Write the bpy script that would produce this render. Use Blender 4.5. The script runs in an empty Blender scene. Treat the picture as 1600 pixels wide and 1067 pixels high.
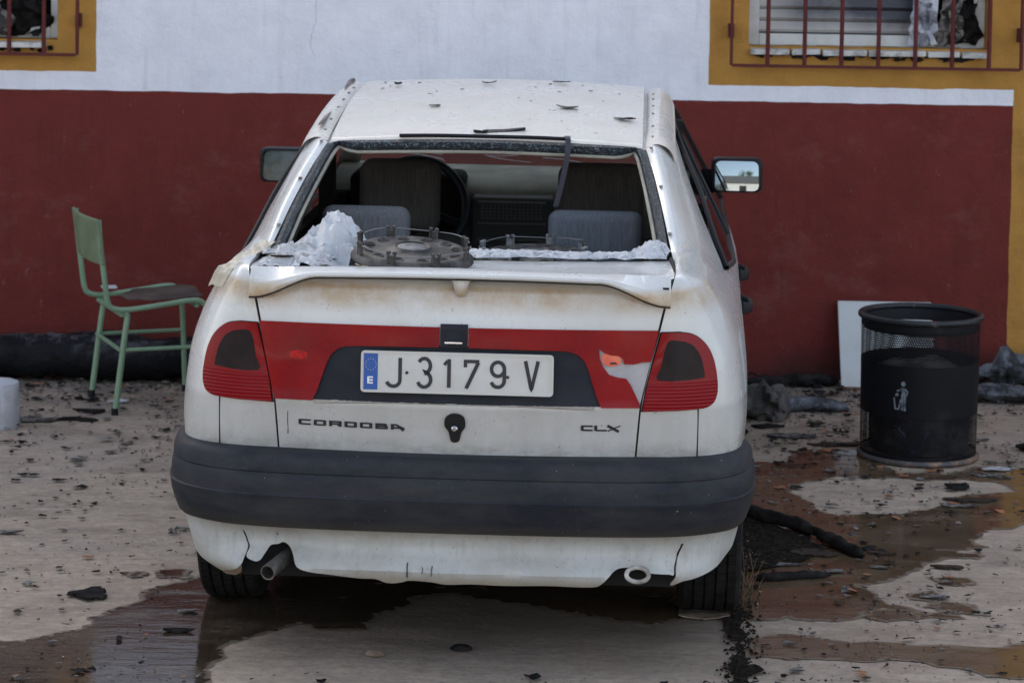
import bpy, bmesh, math, random
from mathutils import Vector, Matrix, noise
from mathutils.geometry import delaunay_2d_cdt
from mathutils.bvhtree import BVHTree
C = bpy.context.scene.collection
S = bpy.context.scene
R = math.radians
# ------------------------------------------------------------------ camera, world, sun, exposure
cam = bpy.data.cameras.new('camera'); co = bpy.data.objects.new('camera', cam); C.objects.link(co); S.camera = co
cam.sensor_width = 36; cam.lens = 4212/1600*36; cam.shift_y = -(533.5-86)/1600; cam.clip_end = 400; cam.clip_start = .1
co.matrix_world = Matrix.Translation((0, 0, 2.157)) @ Matrix.Rotation(math.pi/2-math.atan(.063), 4, 'X') @ Matrix.Rotation(.017, 4, 'Z')
cam.dof.use_dof = True; cam.dof.focus_distance = 7.35; cam.dof.aperture_fstop = 8.0
W = bpy.data.worlds.new('World'); S.world = W; W.use_nodes = True
wn = W.node_tree; bg = wn.nodes['Background']
sky = wn.nodes.new('ShaderNodeTexSky'); sky.sky_type = 'NISHITA'; sky.sun_disc = False
sky.sun_elevation = R(21); sky.sun_rotation = R(-25); sky.dust_density = 3.0; sky.air_density = .85; sky.ozone_density = .4
hs = wn.nodes.new('ShaderNodeHueSaturation'); hs.inputs['Saturation'].default_value = .62; wn.links.new(sky.outputs[0], hs.inputs['Color']); wn.links.new(hs.outputs[0], bg.inputs[0]); bg.inputs[1].default_value = .12
sl = bpy.data.lights.new('sun', 'SUN'); sl.energy = 2.5; sl.angle = R(.6); sl.color = (1, .86, .7)
so = bpy.data.objects.new('sun', sl); C.objects.link(so)
so.rotation_euler = Vector((math.sin(R(-25))*math.cos(R(21)), math.cos(R(-25))*math.cos(R(21)), math.sin(R(21)))).to_track_quat('Z', 'Y').to_euler()
S.view_settings.view_transform = 'Standard'; S.view_settings.look = 'None'; S.view_settings.gamma = 1
S.view_settings.exposure = 2.17
# ------------------------------------------------------------------ materials
def mat(name, col, rough=.6, col2=None, scale=8, metal=0, bump=0, bscale=60, spec=.5, coat=0, detail=6, lo=.4, hi=.6, trans=0, alpha=1, stretch=(1, 1, 1), rough2=None, emit=None, contrast=None):
    m = bpy.data.materials.new(name); m.use_nodes = True; nt = m.node_tree; b = nt.nodes['Principled BSDF']
    b.inputs['Base Color'].default_value = (*col, 1); b.inputs['Roughness'].default_value = rough
    b.inputs['Metallic'].default_value = metal; b.inputs['Specular IOR Level'].default_value = spec
    b.inputs['Coat Weight'].default_value = coat; b.inputs['Coat Roughness'].default_value = .08
    b.inputs['Transmission Weight'].default_value = trans; b.inputs['Alpha'].default_value = alpha
    N = lambda t: nt.nodes.new(t)
    tc = N('ShaderNodeTexCoord'); mp = N('ShaderNodeMapping'); mp.inputs['Scale'].default_value = stretch
    nt.links.new(tc.outputs['Object'], mp.inputs[0])
    if col2 or rough2 is not None:
        nz = N('ShaderNodeTexNoise'); nz.inputs['Scale'].default_value = scale; nz.inputs['Detail'].default_value = detail; nz.inputs['Roughness'].default_value = .62
        nt.links.new(mp.outputs[0], nz.inputs[0])
        mr = N('ShaderNodeMapRange'); mr.inputs[1].default_value = lo; mr.inputs[2].default_value = hi
        nt.links.new(nz.outputs[0], mr.inputs[0])
        if col2:
            mx = N('ShaderNodeMix'); mx.data_type = 'RGBA'; mx.inputs[6].default_value = (*col, 1); mx.inputs[7].default_value = (*col2, 1)
            nt.links.new(mr.outputs[0], mx.inputs[0]); nt.links.new(mx.outputs[2], b.inputs['Base Color'])
        if rough2 is not None:
            m2 = N('ShaderNodeMapRange'); m2.inputs[3].default_value = rough; m2.inputs[4].default_value = rough2
            nt.links.new(mr.outputs[0], m2.inputs[0]); nt.links.new(m2.outputs[0], b.inputs['Roughness'])
    if bump:
        n2 = N('ShaderNodeTexNoise'); n2.inputs['Scale'].default_value = bscale; n2.inputs['Detail'].default_value = 8
        nt.links.new(mp.outputs[0], n2.inputs[0])
        bp = N('ShaderNodeBump'); bp.inputs['Strength'].default_value = 1; bp.inputs['Distance'].default_value = bump
        nt.links.new(n2.outputs[0], bp.inputs['Height']); nt.links.new(bp.outputs[0], b.inputs['Normal'])
    return m
class NG:   # tiny node-graph helper
    def __init__(s, m): s.m = m; s.nt = m.node_tree; s.b = s.nt.nodes['Principled BSDF']; s.tc = s.nt.nodes.new('ShaderNodeTexCoord')
    def n(s, t): return s.nt.nodes.new(t)
    def l(s, a, b): s.nt.links.new(a, b)
    def put(s, sock, v):
        if hasattr(v, 'node'): s.l(v, sock)
        elif isinstance(v, tuple) and len(v) == 3 and sock.type == 'RGBA': sock.default_value = (*v, 1)
        else: sock.default_value = v
    def math(s, op, a, b=0., c=0., clamp=False):
        x = s.n('ShaderNodeMath'); x.operation = op; x.use_clamp = clamp
        for i, v in enumerate((a, b, c)): s.put(x.inputs[i], v)
        return x.outputs[0]
    def mix(s, f, a, b):
        x = s.n('ShaderNodeMix'); x.data_type = 'RGBA'; s.put(x.inputs[0], f); s.put(x.inputs[6], a); s.put(x.inputs[7], b); return x.outputs[2]
    def rng(s, v, a, b, c=0., d=1.):
        x = s.n('ShaderNodeMapRange'); s.put(x.inputs[0], v)
        for i, k in enumerate((a, b, c, d)): x.inputs[i+1].default_value = k
        return x.outputs[0]
    def noise(s, scale, stretch=(1, 1, 1), detail=6, rough=.6, src=None, w=0, dist=0):
        mp = s.n('ShaderNodeMapping'); mp.inputs['Scale'].default_value = stretch; mp.inputs['Location'].default_value = (w, w*.7, w*1.3)
        s.l(src or s.tc.outputs['Object'], mp.inputs[0])
        x = s.n('ShaderNodeTexNoise'); x.inputs['Scale'].default_value = scale; x.inputs['Detail'].default_value = detail; x.inputs['Roughness'].default_value = rough; x.inputs['Distortion'].default_value = dist
        s.l(mp.outputs[0], x.inputs[0]); return x.outputs[0]
    def vor(s, scale, feature='F1', stretch=(1, 1, 1), out=0):
        mp = s.n('ShaderNodeMapping'); mp.inputs['Scale'].default_value = stretch; s.l(s.tc.outputs['Object'], mp.inputs[0])
        x = s.n('ShaderNodeTexVoronoi'); x.feature = feature; x.inputs['Scale'].default_value = scale; s.l(mp.outputs[0], x.inputs[0]); return x.outputs[out]
    def xyz(s):
        x = s.n('ShaderNodeSeparateXYZ'); s.l(s.tc.outputs['Object'], x.inputs[0]); return x.outputs
    def bump(s, h, dist, strength=1., normal=None):
        x = s.n('ShaderNodeBump'); x.inputs['Distance'].default_value = dist; x.inputs['Strength'].default_value = strength; s.l(h, x.inputs['Height'])
        if normal: s.l(normal, x.inputs['Normal'])
        s.l(x.outputs[0], s.b.inputs['Normal']); return x.outputs[0]
M = {}
# white car paint, worn and dusty
m = mat('car_paint', (.62, .62, .60), .30, coat=.5); g = NG(m); M['paint'] = m
X = g.xyz()
dirt = g.noise(3.2, (1, 1, .8), 8, .65); streak = g.noise(9, (5, 5, .35), 6, .6, w=3); speck = g.noise(90, detail=2, w=5)
lowz = g.rng(X[2], .78, .60)                # dirt streaks low on the boot lid, deepened to paint in its shade
c0 = g.mix(g.math('MULTIPLY', g.rng(dirt, .42, .75, 0, .55), g.rng(X[1], .30, .12, .35, 1)), (.57, .57, .55), (.42, .41, .37))
c0 = g.mix(g.math('MULTIPLY', g.rng(streak, .45, .75), g.math('MULTIPLY', lowz, .55)), c0, (.34, .33, .30))
c0 = g.mix(g.math('MULTIPLY', g.rng(X[2], .755, .735), g.rng(dirt, .2, .6, .35, .75)), c0, (.37, .365, .34)); c0 = g.mix(g.math('MULTIPLY', g.rng(X[2], .66, .60), g.rng(g.noise(14, (1, 1, 2), 7, .7, w=31), .42, .62, 0, .7)), c0, (.22, .19, .15)); c0 = g.mix(g.rng(g.noise(7, (1, 1, 1.5), 9, .8, w=33), .60, .72, 0, .5) if False else g.math('MULTIPLY', g.rng(g.noise(7, (1, 1, 1.5), 9, .8, w=33), .60, .72, 0, .5), g.rng(X[1], .16, .06)), c0, (.36, .31, .24))  # grey below the lid crease is painted shade; the brown patches are dirt
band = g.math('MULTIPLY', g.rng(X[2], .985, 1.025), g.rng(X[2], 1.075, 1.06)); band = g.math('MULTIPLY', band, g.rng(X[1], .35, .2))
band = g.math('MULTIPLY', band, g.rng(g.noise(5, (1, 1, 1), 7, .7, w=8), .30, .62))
c0 = g.mix(g.math('MULTIPLY', band, .85), c0, (.36, .24, .11))          # warm glow under the spoiler, painted in as ochre
c0 = g.mix(g.rng(speck, .70, .74, 0, .6), c0, (.12, .10, .08))
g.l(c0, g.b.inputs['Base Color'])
g.l(g.rng(dirt, .35, .7, .25, .31), g.b.inputs['Roughness'])
g.bump(g.noise(1.6, detail=2), .003)
# roof and top paint, with light grime and droplets of dried ash
m = mat('roof_paint_warm_glow', (.62, .6, .56), .3, coat=.4); g = NG(m); M['roof'] = m
d = g.noise(5, detail=8, rough=.7); sp = g.noise(45, (1, 1, 1), 3, w=2)
c0 = g.mix(g.rng(d, .4, .7, 0, .6), (.70, .65, .58), (.54, .48, .40)); c0 = g.mix(g.rng(sp, .66, .70, 0, .7), c0, (.18, .15, .12))  # cream base carries the warm sky glow, painted into the colour
g.l(c0, g.b.inputs['Base Color']); g.l(g.rng(d, .35, .7, .2, .5), g.b.inputs['Roughness']); g.bump(g.noise(1.4, detail=2), .003)
m = mat('dusty_shaded_white_plastic', (.5, .5, .5), .42, bump=.0015, bscale=30); g = NG(m); M['valance'] = m
va = g.noise(4, detail=9, rough=.7); vs_ = g.noise(10, (6, 6, .5), 6, w=4)
c0 = g.mix(g.rng(va, .4, .72), (.47, .475, .46), (.34, .32, .27)); c0 = g.mix(g.rng(vs_, .5, .75, 0, .45), c0, (.25, .24, .21)); c0 = g.mix(g.math('MULTIPLY', g.rng(g.xyz()[2], .365, .405), .55), c0, (.20, .175, .13)); c0 = g.mix(g.math('MULTIPLY', g.rng(g.xyz()[2], .285, .262), .6), c0, (.33, .27, .18)); c0 = g.mix(g.rng(g.noise(130, detail=2, w=7), .69, .73, 0, .7), c0, (.10, .08, .06))  # darker top edge is painted shade where the face turns downward
g.l(c0, g.b.inputs['Base Color'])
m = mat('bumper_plastic', (.028, .033, .042), .6, bump=.0006, bscale=300, spec=.22); g = NG(m); M['bumper'] = m
a = g.noise(3, (1, 1, 3), 8, .7); b_ = g.noise(120, detail=2, w=4)
c0 = g.mix(g.rng(a, .4, .68), (.012, .014, .020), (.038, .038, .040)); c0 = g.mix(g.rng(b_, .74, .78), c0, (.35, .35, .35)); c0 = g.mix(g.rng(g.xyz()[2], .44, .395, 0, .5), c0, (.085, .07, .05))
g.l(c0, g.b.inputs['Base Color'])
M['black'] = mat('black_plastic', (.009, .009, .011), .5, spec=.25)
M['gap'] = mat('panel_gap_black', (.006, .006, .006), .9)
M['darkin'] = mat('dark_trim', (.018, .016, .014), .8, (.03, .027, .024), 12, spec=.1)
M['trim'] = mat('grey_beige_trim', (.34, .32, .26), .75, (.24, .225, .18), 6)
M['console'] = mat('console_plastic', (.055, .053, .05), .6)
M['slat'] = mat('vent_slat_plastic', (.16, .155, .14), .6)
M['glue'] = None
m = mat('glass_crumbs', (.01, .015, .02), .35); g = NG(m); M['glue'] = m
v = g.vor(190, out=1); sx = g.n('ShaderNodeSeparateColor'); g.l(v, sx.inputs[0])
c0 = g.mix(g.rng(sx.outputs[0], .72, .95), (.006, .010, .016), (.10, .14, .16)); c0 = g.mix(g.rng(g.noise(25, w=9), .6, .7), c0, (.05, .045, .04)); g.l(c0, g.b.inputs['Base Color'])
g.bump(g.vor(260), .004)
m = mat('red_lens', (.28, .006, .012), .18, coat=.03, spec=.14); g = NG(m); M['red'] = m
g.l(g.mix(g.rng(g.noise(4, detail=6), .4, .7), (.22, .001, .003), (.13, .001, .004)), g.b.inputs['Base Color']); g.l(g.rng(g.noise(7, w=3, detail=7), .4, .75, .12, .4), g.b.inputs['Roughness'])
m = mat('ribbed_red_lens', (.27, .006, .012), .14, coat=.03, spec=.16); g = NG(m); M['redrib'] = m
wz = g.math('SINE', g.math('MULTIPLY', g.xyz()[2], 2*math.pi/.0095)); wz = g.math('MULTIPLY', wz, g.rng(g.xyz()[2], .822, .812))
g.l(g.mix(g.rng(wz, -.2, 1), (.19, .001, .004), (.16, .001, .004)), g.b.inputs['Base Color']); g.bump(wz, .00035)
M['smoke'] = mat('smoked_lens', (.010, .006, .006), .25, (.020, .010, .010), 9, spec=.12)
M['bulbred'] = mat('bulb_orange', (.62, .09, .05), .35, (.70, .16, .08), 20)
M['bulbdeep'] = mat('bulb_deep_red', (.42, .004, .005), .3, (.26, .003, .005), 70, spec=.2, lo=.45, hi=.52)
M['reflector'] = mat('lamp_backing', (.30, .29, .30), .4, (.38, .36, .36), 10)
M['plategrey'] = mat('plate_white', (.54, .54, .51), .35, (.44, .43, .40), 5, lo=.35, hi=.7)
M['plateedge'] = mat('plate_edge', (.5, .49, .45), .4)
M['ink'] = mat('plate_ink', (.012, .013, .018), .5)
M['eublue'] = mat('plate_blue', (.004, .07, .30), .4)
M['star'] = mat('star_yellow', (.45, .40, .12), .5)
M['white'] = mat('white_ink', (.7, .7, .7), .5)
M['recess'] = mat('recess_plastic', (.010, .012, .018), .55, (.018, .020, .027), 7, spec=.2)
M['chrome'] = mat('dull_chrome', (.5, .5, .5), .25, metal=1)
M['steel'] = mat('sooty_steel', (.26, .25, .24), .45, (.12, .10, .085), 14, metal=.7)
M['bore'] = mat('pipe_soot', (.008, .007, .006), .95)
M['eye'] = mat('white_hook_paint', (.48, .47, .44), .45, (.22, .19, .16), 22)
m = mat('tyre_rubber', (.018, .018, .018), .8, spec=.15); g = NG(m); M['tyre'] = m
at_ = g.math('ARCTAN2', g.math('SUBTRACT', g.xyz()[2], 0.), g.xyz()[1])
sip = g.math('SINE', g.math('ADD', g.math('MULTIPLY', at_, 62), g.math('MULTIPLY', g.xyz()[0], 40)))
g.bump(g.rng(sip, .2, .6), .004)
g.l(g.mix(g.rng(g.noise(20), .45, .7), (.012, .012, .012), (.026, .024, .021)), g.b.inputs['Base Color'])
M['rim'] = mat('rim_steel', (.2, .2, .2), .5, metal=.6)
def fabric(name, a, b, k):
    m = mat(name, a, .95); g = NG(m)
    s = g.noise(60, (3, 3, .12), 4, w=2); g.l(g.mix(g.rng(s, .35, .65), a, b), g.b.inputs['Base Color']); g.bump(g.noise(400, detail=2), .001); return m
M['seatgrey'] = fabric('rear_seat_fabric', (.085, .085, .09), (.135, .135, .14), 1)
M['seatblue'] = fabric('blue_grey_seat_fabric', (.070, .079, .094), (.10, .112, .13), 1)
M['seatdark'] = fabric('front_seat_fabric', (.062, .054, .047), (.10, .088, .076), 1)
def glass(name, tint, f=.12, rough=.02):
    m = bpy.data.materials.new(name); m.use_nodes = True; nt = m.node_tree; nt.nodes.remove(nt.nodes['Principled BSDF'])
    tr = nt.nodes.new('ShaderNodeBsdfTransparent'); tr.inputs[0].default_value = (*tint, 1)
    gl = nt.nodes.new('ShaderNodeBsdfGlossy'); gl.inputs['Roughness'].default_value = rough; gl.inputs[0].default_value = (.9, .9, .9, 1)
    fr = nt.nodes.new('ShaderNodeFresnel'); ge = nt.nodes.new('ShaderNodeNewGeometry'); mm = nt.nodes.new('ShaderNodeMapRange'); mm.inputs[3].default_value = 1.5; mm.inputs[4].default_value = .667; nt.links.new(ge.outputs['Backfacing'], mm.inputs[0]); nt.links.new(mm.outputs[0], fr.inputs[0])
    mx = nt.nodes.new('ShaderNodeMixShader'); nt.links.new(fr.outputs[0], mx.inputs[0]); nt.links.new(tr.outputs[0], mx.inputs[1]); nt.links.new(gl.outputs[0], mx.inputs[2])
    nt.links.new(mx.outputs[0], nt.nodes['Material Output'].inputs[0]); return m
M['glass'] = glass('dusty_side_glass', (.30, .30, .30), rough=.04)
M['screen'] = glass('windscreen_glass', (.62, .66, .64), rough=.02)
M['crack'] = mat('crack_white', (.5, .5, .5), .4)
M['mirror'] = mat('mirror_silver', (.20, .235, .25), .03, metal=1)
M['mirrordust'] = mat('cracked_dusty_mirror', (.07, .08, .08), .3, (.035, .045, .04), 9, metal=.85, bump=.01, bscale=9)
# wall paint zones
m = mat('painted_render', (.7, .7, .7), .85, spec=.15); g = NG(m); M['wall'] = m
X = g.xyz(); jx = g.math('MULTIPLY', g.math('SUBTRACT', g.noise(7, w=1), .5), .016); jz = g.math('MULTIPLY', g.math('SUBTRACT', g.noise(5, w=2), .5), .02)
x = g.math('ADD', X[0], jx); z = g.math('ADD', X[2], jz)
st = lambda v, e, s=1: (g.math('GREATER_THAN', v, e) if s > 0 else g.math('LESS_THAN', v, e))
big = g.noise(1.1, detail=7, w=5); mid = g.noise(6, detail=8, rough=.7, w=6)
white = g.mix(g.rng(mid, .35, .75), (.71, .705, .745), (.60, .60, .64)); white = g.mix(g.rng(big, .5, .75, 0, .4), white, (.50, .51, .56)); white = g.mix(g.rng(g.noise(26, detail=9, rough=.8, w=45), .67, .71, 0, .45), white, (.30, .29, .28)); white = g.mix(g.math('MULTIPLY', g.rng(g.noise(8, (3, 3, .2), 6, .6, w=47), .56, .78), .3), white, (.36, .36, .37))
red = g.mix(g.rng(mid, .35, .7), (.140, .026, .021), (.108, .021, .017)); red = g.mix(g.rng(g.noise(2.6, (1, 1, 1.6), 9, .75, w=7), .54, .74, 0, .65), red, (.17, .07, .06)); red = g.mix(g.rng(g.noise(22, (1, 1, .5), 9, .8, w=41), .63, .68, 0, .6), red, (.24, .14, .12)); red = g.mix(g.math('MULTIPLY', g.rng(g.noise(9, (3, 3, .25), 6, .6, w=43), .55, .75), .35), red, (.07, .017, .016))
yel = g.mix(g.rng(mid, .35, .7), (.42, .215, .05), (.31, .155, .038)); yel = g.mix(g.rng(g.noise(5, detail=9, rough=.8, w=11), .6, .7, 0, .55), yel, (.14, .085, .04))
c0 = g.mix(st(z, 1.226, -1), white, red)
def box_mask(x0, x1, z0, z1): return g.math('MULTIPLY', g.math('MULTIPLY', st(x, x0), st(x, x1, -1)), g.math('MULTIPLY', st(z, z0), st(z, z1, -1)))
for bx_ in ((.864, 2.60, 1.296, 2.9), (2.205, 2.60, .0, 2.9), (-3.35, -1.824, 1.309, 2.9)): c0 = g.mix(box_mask(*bx_), c0, yel)
grime = g.math('MULTIPLY', g.rng(X[2], .16, .0), g.rng(g.noise(6, detail=8, w=13), .25, .6)); c0 = g.mix(g.math('MULTIPLY', grime, .9), c0, (.02, .018, .017))  # soot splashed on the wall foot
# one hairline crack in the white render
cr = g.math('ABSOLUTE', g.math('SUBTRACT', g.math('ADD', X[0], g.math('MULTIPLY', g.math('SUBTRACT', g.noise(5, (0, 0, 1), 6, w=21), .5), .16)), -.875))
crm = g.math('MULTIPLY', st(cr, .0022, -1), g.rng(X[2], 1.35, 1.45)); c0 = g.mix(g.math('MULTIPLY', crm, .45), c0, (.25, .26, .28))
g.l(c0, g.b.inputs['Base Color'])
h = g.math('ADD', g.math('MULTIPLY', g.noise(4, detail=8, rough=.6), 1.), g.math('MULTIPLY', g.noise(60, detail=4), .12)); g.bump(h, .022, .9)
# concrete yard
m = mat('worn_concrete', (.3, .3, .3), .8, spec=.2); g = NG(m); M['ground'] = m
n1 = g.noise(.9, detail=9, rough=.65, w=3); n2 = g.noise(3.5, (1, 2.2, 1), 8, .7, w=4); n3 = g.noise(30, detail=8, rough=.8); n4 = g.noise(14, (.5, 3, 1), 6, w=8)
c0 = g.mix(g.rng(n2, .32, .7), (.50, .395, .305), (.33, .26, .20)); c0 = g.mix(g.rng(n1, .5, .68, 0, .6), c0, (.28, .19, .135)); c0 = g.mix(g.rng(n1, .46, .30, 0, .5), c0, (.30, .265, .24))
c0 = g.mix(g.rng(n3, .42, .66, 0, .5), c0, (.14, .12, .10)); c0 = g.mix(g.rng(n4, .58, .72, 0, .45), c0, (.12, .11, .10))
sp = g.vor(55, out=0); c0 = g.mix(g.math('MULTIPLY', g.rng(sp, .14, .10), g.rng(g.noise(5, w=15), .45, .6)), c0, (.035, .03, .028))
Y = g.xyz(); soot = g.math('MULTIPLY', g.rng(Y[1], 10.2, 11.6), g.rng(g.noise(4, (1, 2, 1), 8, .7, w=17), .35, .65)); c0 = g.mix(g.math('MULTIPLY', soot, .75), c0, (.06, .055, .055))
scr_ = g.noise(5, (.6, 6, 1), 9, .8, w=51); c0 = g.mix(g.rng(scr_, .56, .66, 0, .55), c0, (.15, .125, .105)); c0 = g.mix(g.rng(scr_, .40, .30, 0, .45), c0, (.42, .36, .30)); c0 = g.mix(g.rng(g.noise(1.7, (1, 1.6, 1), 9, .75, w=53), .54, .62, 0, .5), c0, (.19, .15, .12))
car_shade = g.math('MULTIPLY', g.rng(g.math('ABSOLUTE', g.math('ADD', Y[0], .05)), .95, .5), g.math('MULTIPLY', g.rng(Y[1], 7.2, 7.75), g.rng(Y[1], 11.5, 10.8)))   # contact shade under and behind the car, painted into the ground colour
c0 = g.mix(g.math('MULTIPLY', car_shade, .72), c0, (.075, .055, .042))
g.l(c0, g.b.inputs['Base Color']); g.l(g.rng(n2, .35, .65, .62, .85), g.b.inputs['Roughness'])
g.bump(g.math('ADD', g.noise(12, detail=9, rough=.7), g.math('MULTIPLY', n2, 1.2)), .008)
# muddy water
m = mat('muddy_water', (.06, .035, .02), .08); g = NG(m); M['water'] = m
a = g.noise(2.5, (1, 1.8, 1), 8, .65, w=2); b_ = g.noise(7, (1, 2.5, 1), 7, .7, w=6); wx = g.xyz()
ora = g.rng(wx[0], -.3, .8)
c1 = g.mix(ora, (.034, .023, .015), (.085, .052, .029)); c2 = g.mix(ora, (.06, .044, .03), (.145, .098, .060))
c0 = g.mix(g.rng(a, .4, .62), c1, c2); c0 = g.mix(g.rng(b_, .62, .72, 0, .6), c0, (.02, .016, .014))
ea = g.n('ShaderNodeAttribute'); ea.attribute_name = 'edge'; ed = g.math('ADD', ea.outputs['Fac'], g.math('MULTIPLY', g.math('SUBTRACT', g.noise(18, detail=6, w=21), .5), .9)); ed = g.rng(ed, .75, .15)
c0 = g.mix(g.math('MULTIPLY', ed, .75), c0, (.19, .145, .105))
silt = g.rng(g.noise(3.3, (1, 2.4, 1), 9, .72, w=31), .52, .66); c0 = g.mix(g.math('MULTIPLY', silt, .6), c0, (.13, .095, .066))
g.l(c0, g.b.inputs['Base Color'])
g.l(g.math('ADD', g.math('ADD', g.math('MULTIPLY', ed, .45), g.math('MULTIPLY', silt, .28)), g.rng(g.noise(4, (1, 2, 1), 8, .7, w=9), .50, .72, .03, .30)), g.b.inputs['Roughness'])
g.bump(g.math('ADD', g.noise(6, (1, 3, 1), 5, .6, w=1), g.math('MULTIPLY', g.noise(50, (1, 2, 1), 4, w=3), .12)), .0013)
M['char'] = mat('charred_black', (.007, .006, .006), .9, (.022, .020, .019), 18, bump=.006, bscale=40, spec=.1)
M['ash'] = mat('ash_grey', (.20, .185, .17), .85, (.05, .045, .042), 30, bump=.003, bscale=60, spec=.15, lo=.42, hi=.56)
M['brown'] = mat('dark_brown_board', (.028, .02, .015), .6, (.04, .03, .022), 14, bump=.003, bscale=60, spec=.15)
M['leaf'] = mat('dry_leaf', (.32, .12, .045), .7, (.2, .09, .04), 30)
M['card'] = mat('wet_cardboard', (.26, .2, .14), .8, (.15, .1, .065), 20)
M['grit'] = mat('grit', (.06, .055, .05), .8, (.45, .44, .42), 90, lo=.6, hi=.66)
m = mat('dirty_fleece', (.1, .1, .11), .9); g = NG(m); M['fleece'] = m
g.l(g.mix(g.rng(g.noise(9, detail=9, rough=.75), .42, .66), (.02, .02, .022), (.21, .225, .26)), g.b.inputs['Base Color']); g.bump(g.noise(40, detail=8), .02)
m = mat('charred_roll', (.01, .01, .012), .6, spec=.12); g = NG(m); M['roll'] = m
g.l(g.mix(g.math('MULTIPLY', g.rng(g.noise(7, (1, 1, 1.4), 9, .75), .50, .68), g.rng(g.xyz()[2], .11, .19)), (.009, .009, .011), (.15, .145, .16)), g.b.inputs['Base Color']); g.bump(g.noise(22, detail=8), .02)
M['bag'] = mat('thin_white_plastic', (.50, .505, .52), .5, (.40, .41, .43), 9, spec=.3)
M['cloth'] = mat('white_tissue', (.52, .52, .53), .7, (.40, .39, .39), 12)
M['hub'] = mat('dirty_hubcap_plastic', (.085, .078, .074), .5, (.022, .02, .018), 16, bump=.0015, bscale=50, spec=.2)
M['hubsilver'] = mat('hubcap_silver', (.11, .12, .135), .45, (.035, .034, .032), 25, metal=.3, bump=.002, bscale=80)
M['clip'] = mat('grey_clip_plastic', (.20, .21, .22), .5, (.07, .065, .06), 30)
M['clipdark'] = mat('dark_clip_plastic', (.04, .037, .034), .55, (.08, .075, .07), 30, spec=.15)
M['wire'] = mat('spring_wire', (.16, .16, .16), .4, metal=.7)
M['rubber'] = mat('navy_rubber_strip', (.015, .017, .03), .5)
M['green'] = mat('chair_green_enamel', (.19, .29, .185), .42, (.15, .235, .15), 12, lo=.4, hi=.7)
M['greenboard'] = mat('chair_green_board', (.165, .215, .13), .6, (.13, .17, .10), 10)
M['seatboard'] = mat('scorched_plywood', (.045, .032, .026), .7, (.09, .065, .05), 10)
M['barred'] = mat('grille_red_paint', (.10, .018, .018), .6, (.075, .015, .016), 20, spec=.2)
M['frame'] = mat('window_white', (.55, .56, .55), .5, (.42, .42, .40), 6)
m = mat('smoked_shutter', (.5, .5, .5), .5); g = NG(m); M['shutter'] = m
X = g.xyz(); sm = g.math('ADD', g.rng(X[2], 1.50, 1.62), g.math('MULTIPLY', g.math('SUBTRACT', g.noise(2.2, (1, 1, .8), 5), .5), 2.0)); sm = g.math('MULTIPLY', g.rng(sm, .2, 1.0), g.rng(X[0], 1.1, 1.3))
g.l(g.mix(sm, (.38, .36, .34), (.03, .03, .042)), g.b.inputs['Base Color'])
M['foil'] = mat('melted_blind', (.52, .54, .6), .35, (.12, .12, .15), 9, lo=.45, hi=.7)
M['tilewhite'] = mat('broken_sill_tile', (.5, .5, .48), .4, (.12, .11, .1), 14, lo=.5, hi=.7)
M['room'] = mat('sooty_room', (.01, .01, .01), .9)
M['boardwhite'] = mat('white_board', (.45, .46, .45), .5, (.38, .38, .37), 4)
M['chip'] = mat('chipboard_edge', (.10, .05, .03), .8)
M['plaster'] = mat('white_plaster', (.50, .51, .54), .8, (.36, .36, .38), 9, bump=.004, bscale=30)
M['weed'] = mat('dry_weed', (.17, .115, .06), .8, (.10, .06, .035), 30)
M['drygrit'] = mat('joint_dirt', (.010, .009, .008), .95, (.035, .028, .022), 60, bump=.02, bscale=120, spec=.05)
# perforated bin
m = mat('perforated_black_metal', (.014, .014, .016), .5, spec=.16); g = NG(m); M['perf'] = m
uv = g.n('ShaderNodeSeparateXYZ'); g.l(g.tc.outputs['UV'], uv.inputs[0])
u = g.math('MULTIPLY', uv.outputs[0], 150.); v = g.math('MULTIPLY', uv.outputs[1], 62.)
row = g.math('FLOOR', v); odd = g.math('MULTIPLY', g.math('MODULO', row, 2.), .5)
fu = g.math('SUBTRACT', g.math('FRACT', g.math('ADD', u, odd)), .5); fv = g.math('SUBTRACT', g.math('FRACT', v), .5)
dd = g.math('SQRT', g.math('ADD', g.math('MULTIPLY', fu, fu), g.math('MULTIPLY', fv, fv)))
bandm = g.math('ADD', g.math('MULTIPLY', st(uv.outputs[1], .70), st(uv.outputs[1], .93, -1)), g.math('MULTIPLY', st(uv.outputs[1], .07), st(uv.outputs[1], .34, -1)))
g.l(g.math('SUBTRACT', 1., g.math('MULTIPLY', st(dd, .37, -1), bandm)), g.b.inputs['Alpha'])
g.l(g.mix(g.rng(g.noise(8, detail=8, rough=.75), .58, .72), (.006, .006, .008), (.03, .029, .028)), g.b.inputs['Base Color'])
M['rimmetal'] = mat('bin_rim', (.014, .014, .016), .4, (.12, .11, .10), 16, lo=.6, hi=.75, spec=.3)
M['rustrim'] = mat('bin_base_rim', (.05, .045, .045), .5, (.28, .16, .10), 14, lo=.5, hi=.66)
M['logo'] = mat('faded_white_print', (.16, .185, .22), .7, (.04, .045, .05), 60, lo=.5, hi=.62)
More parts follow.
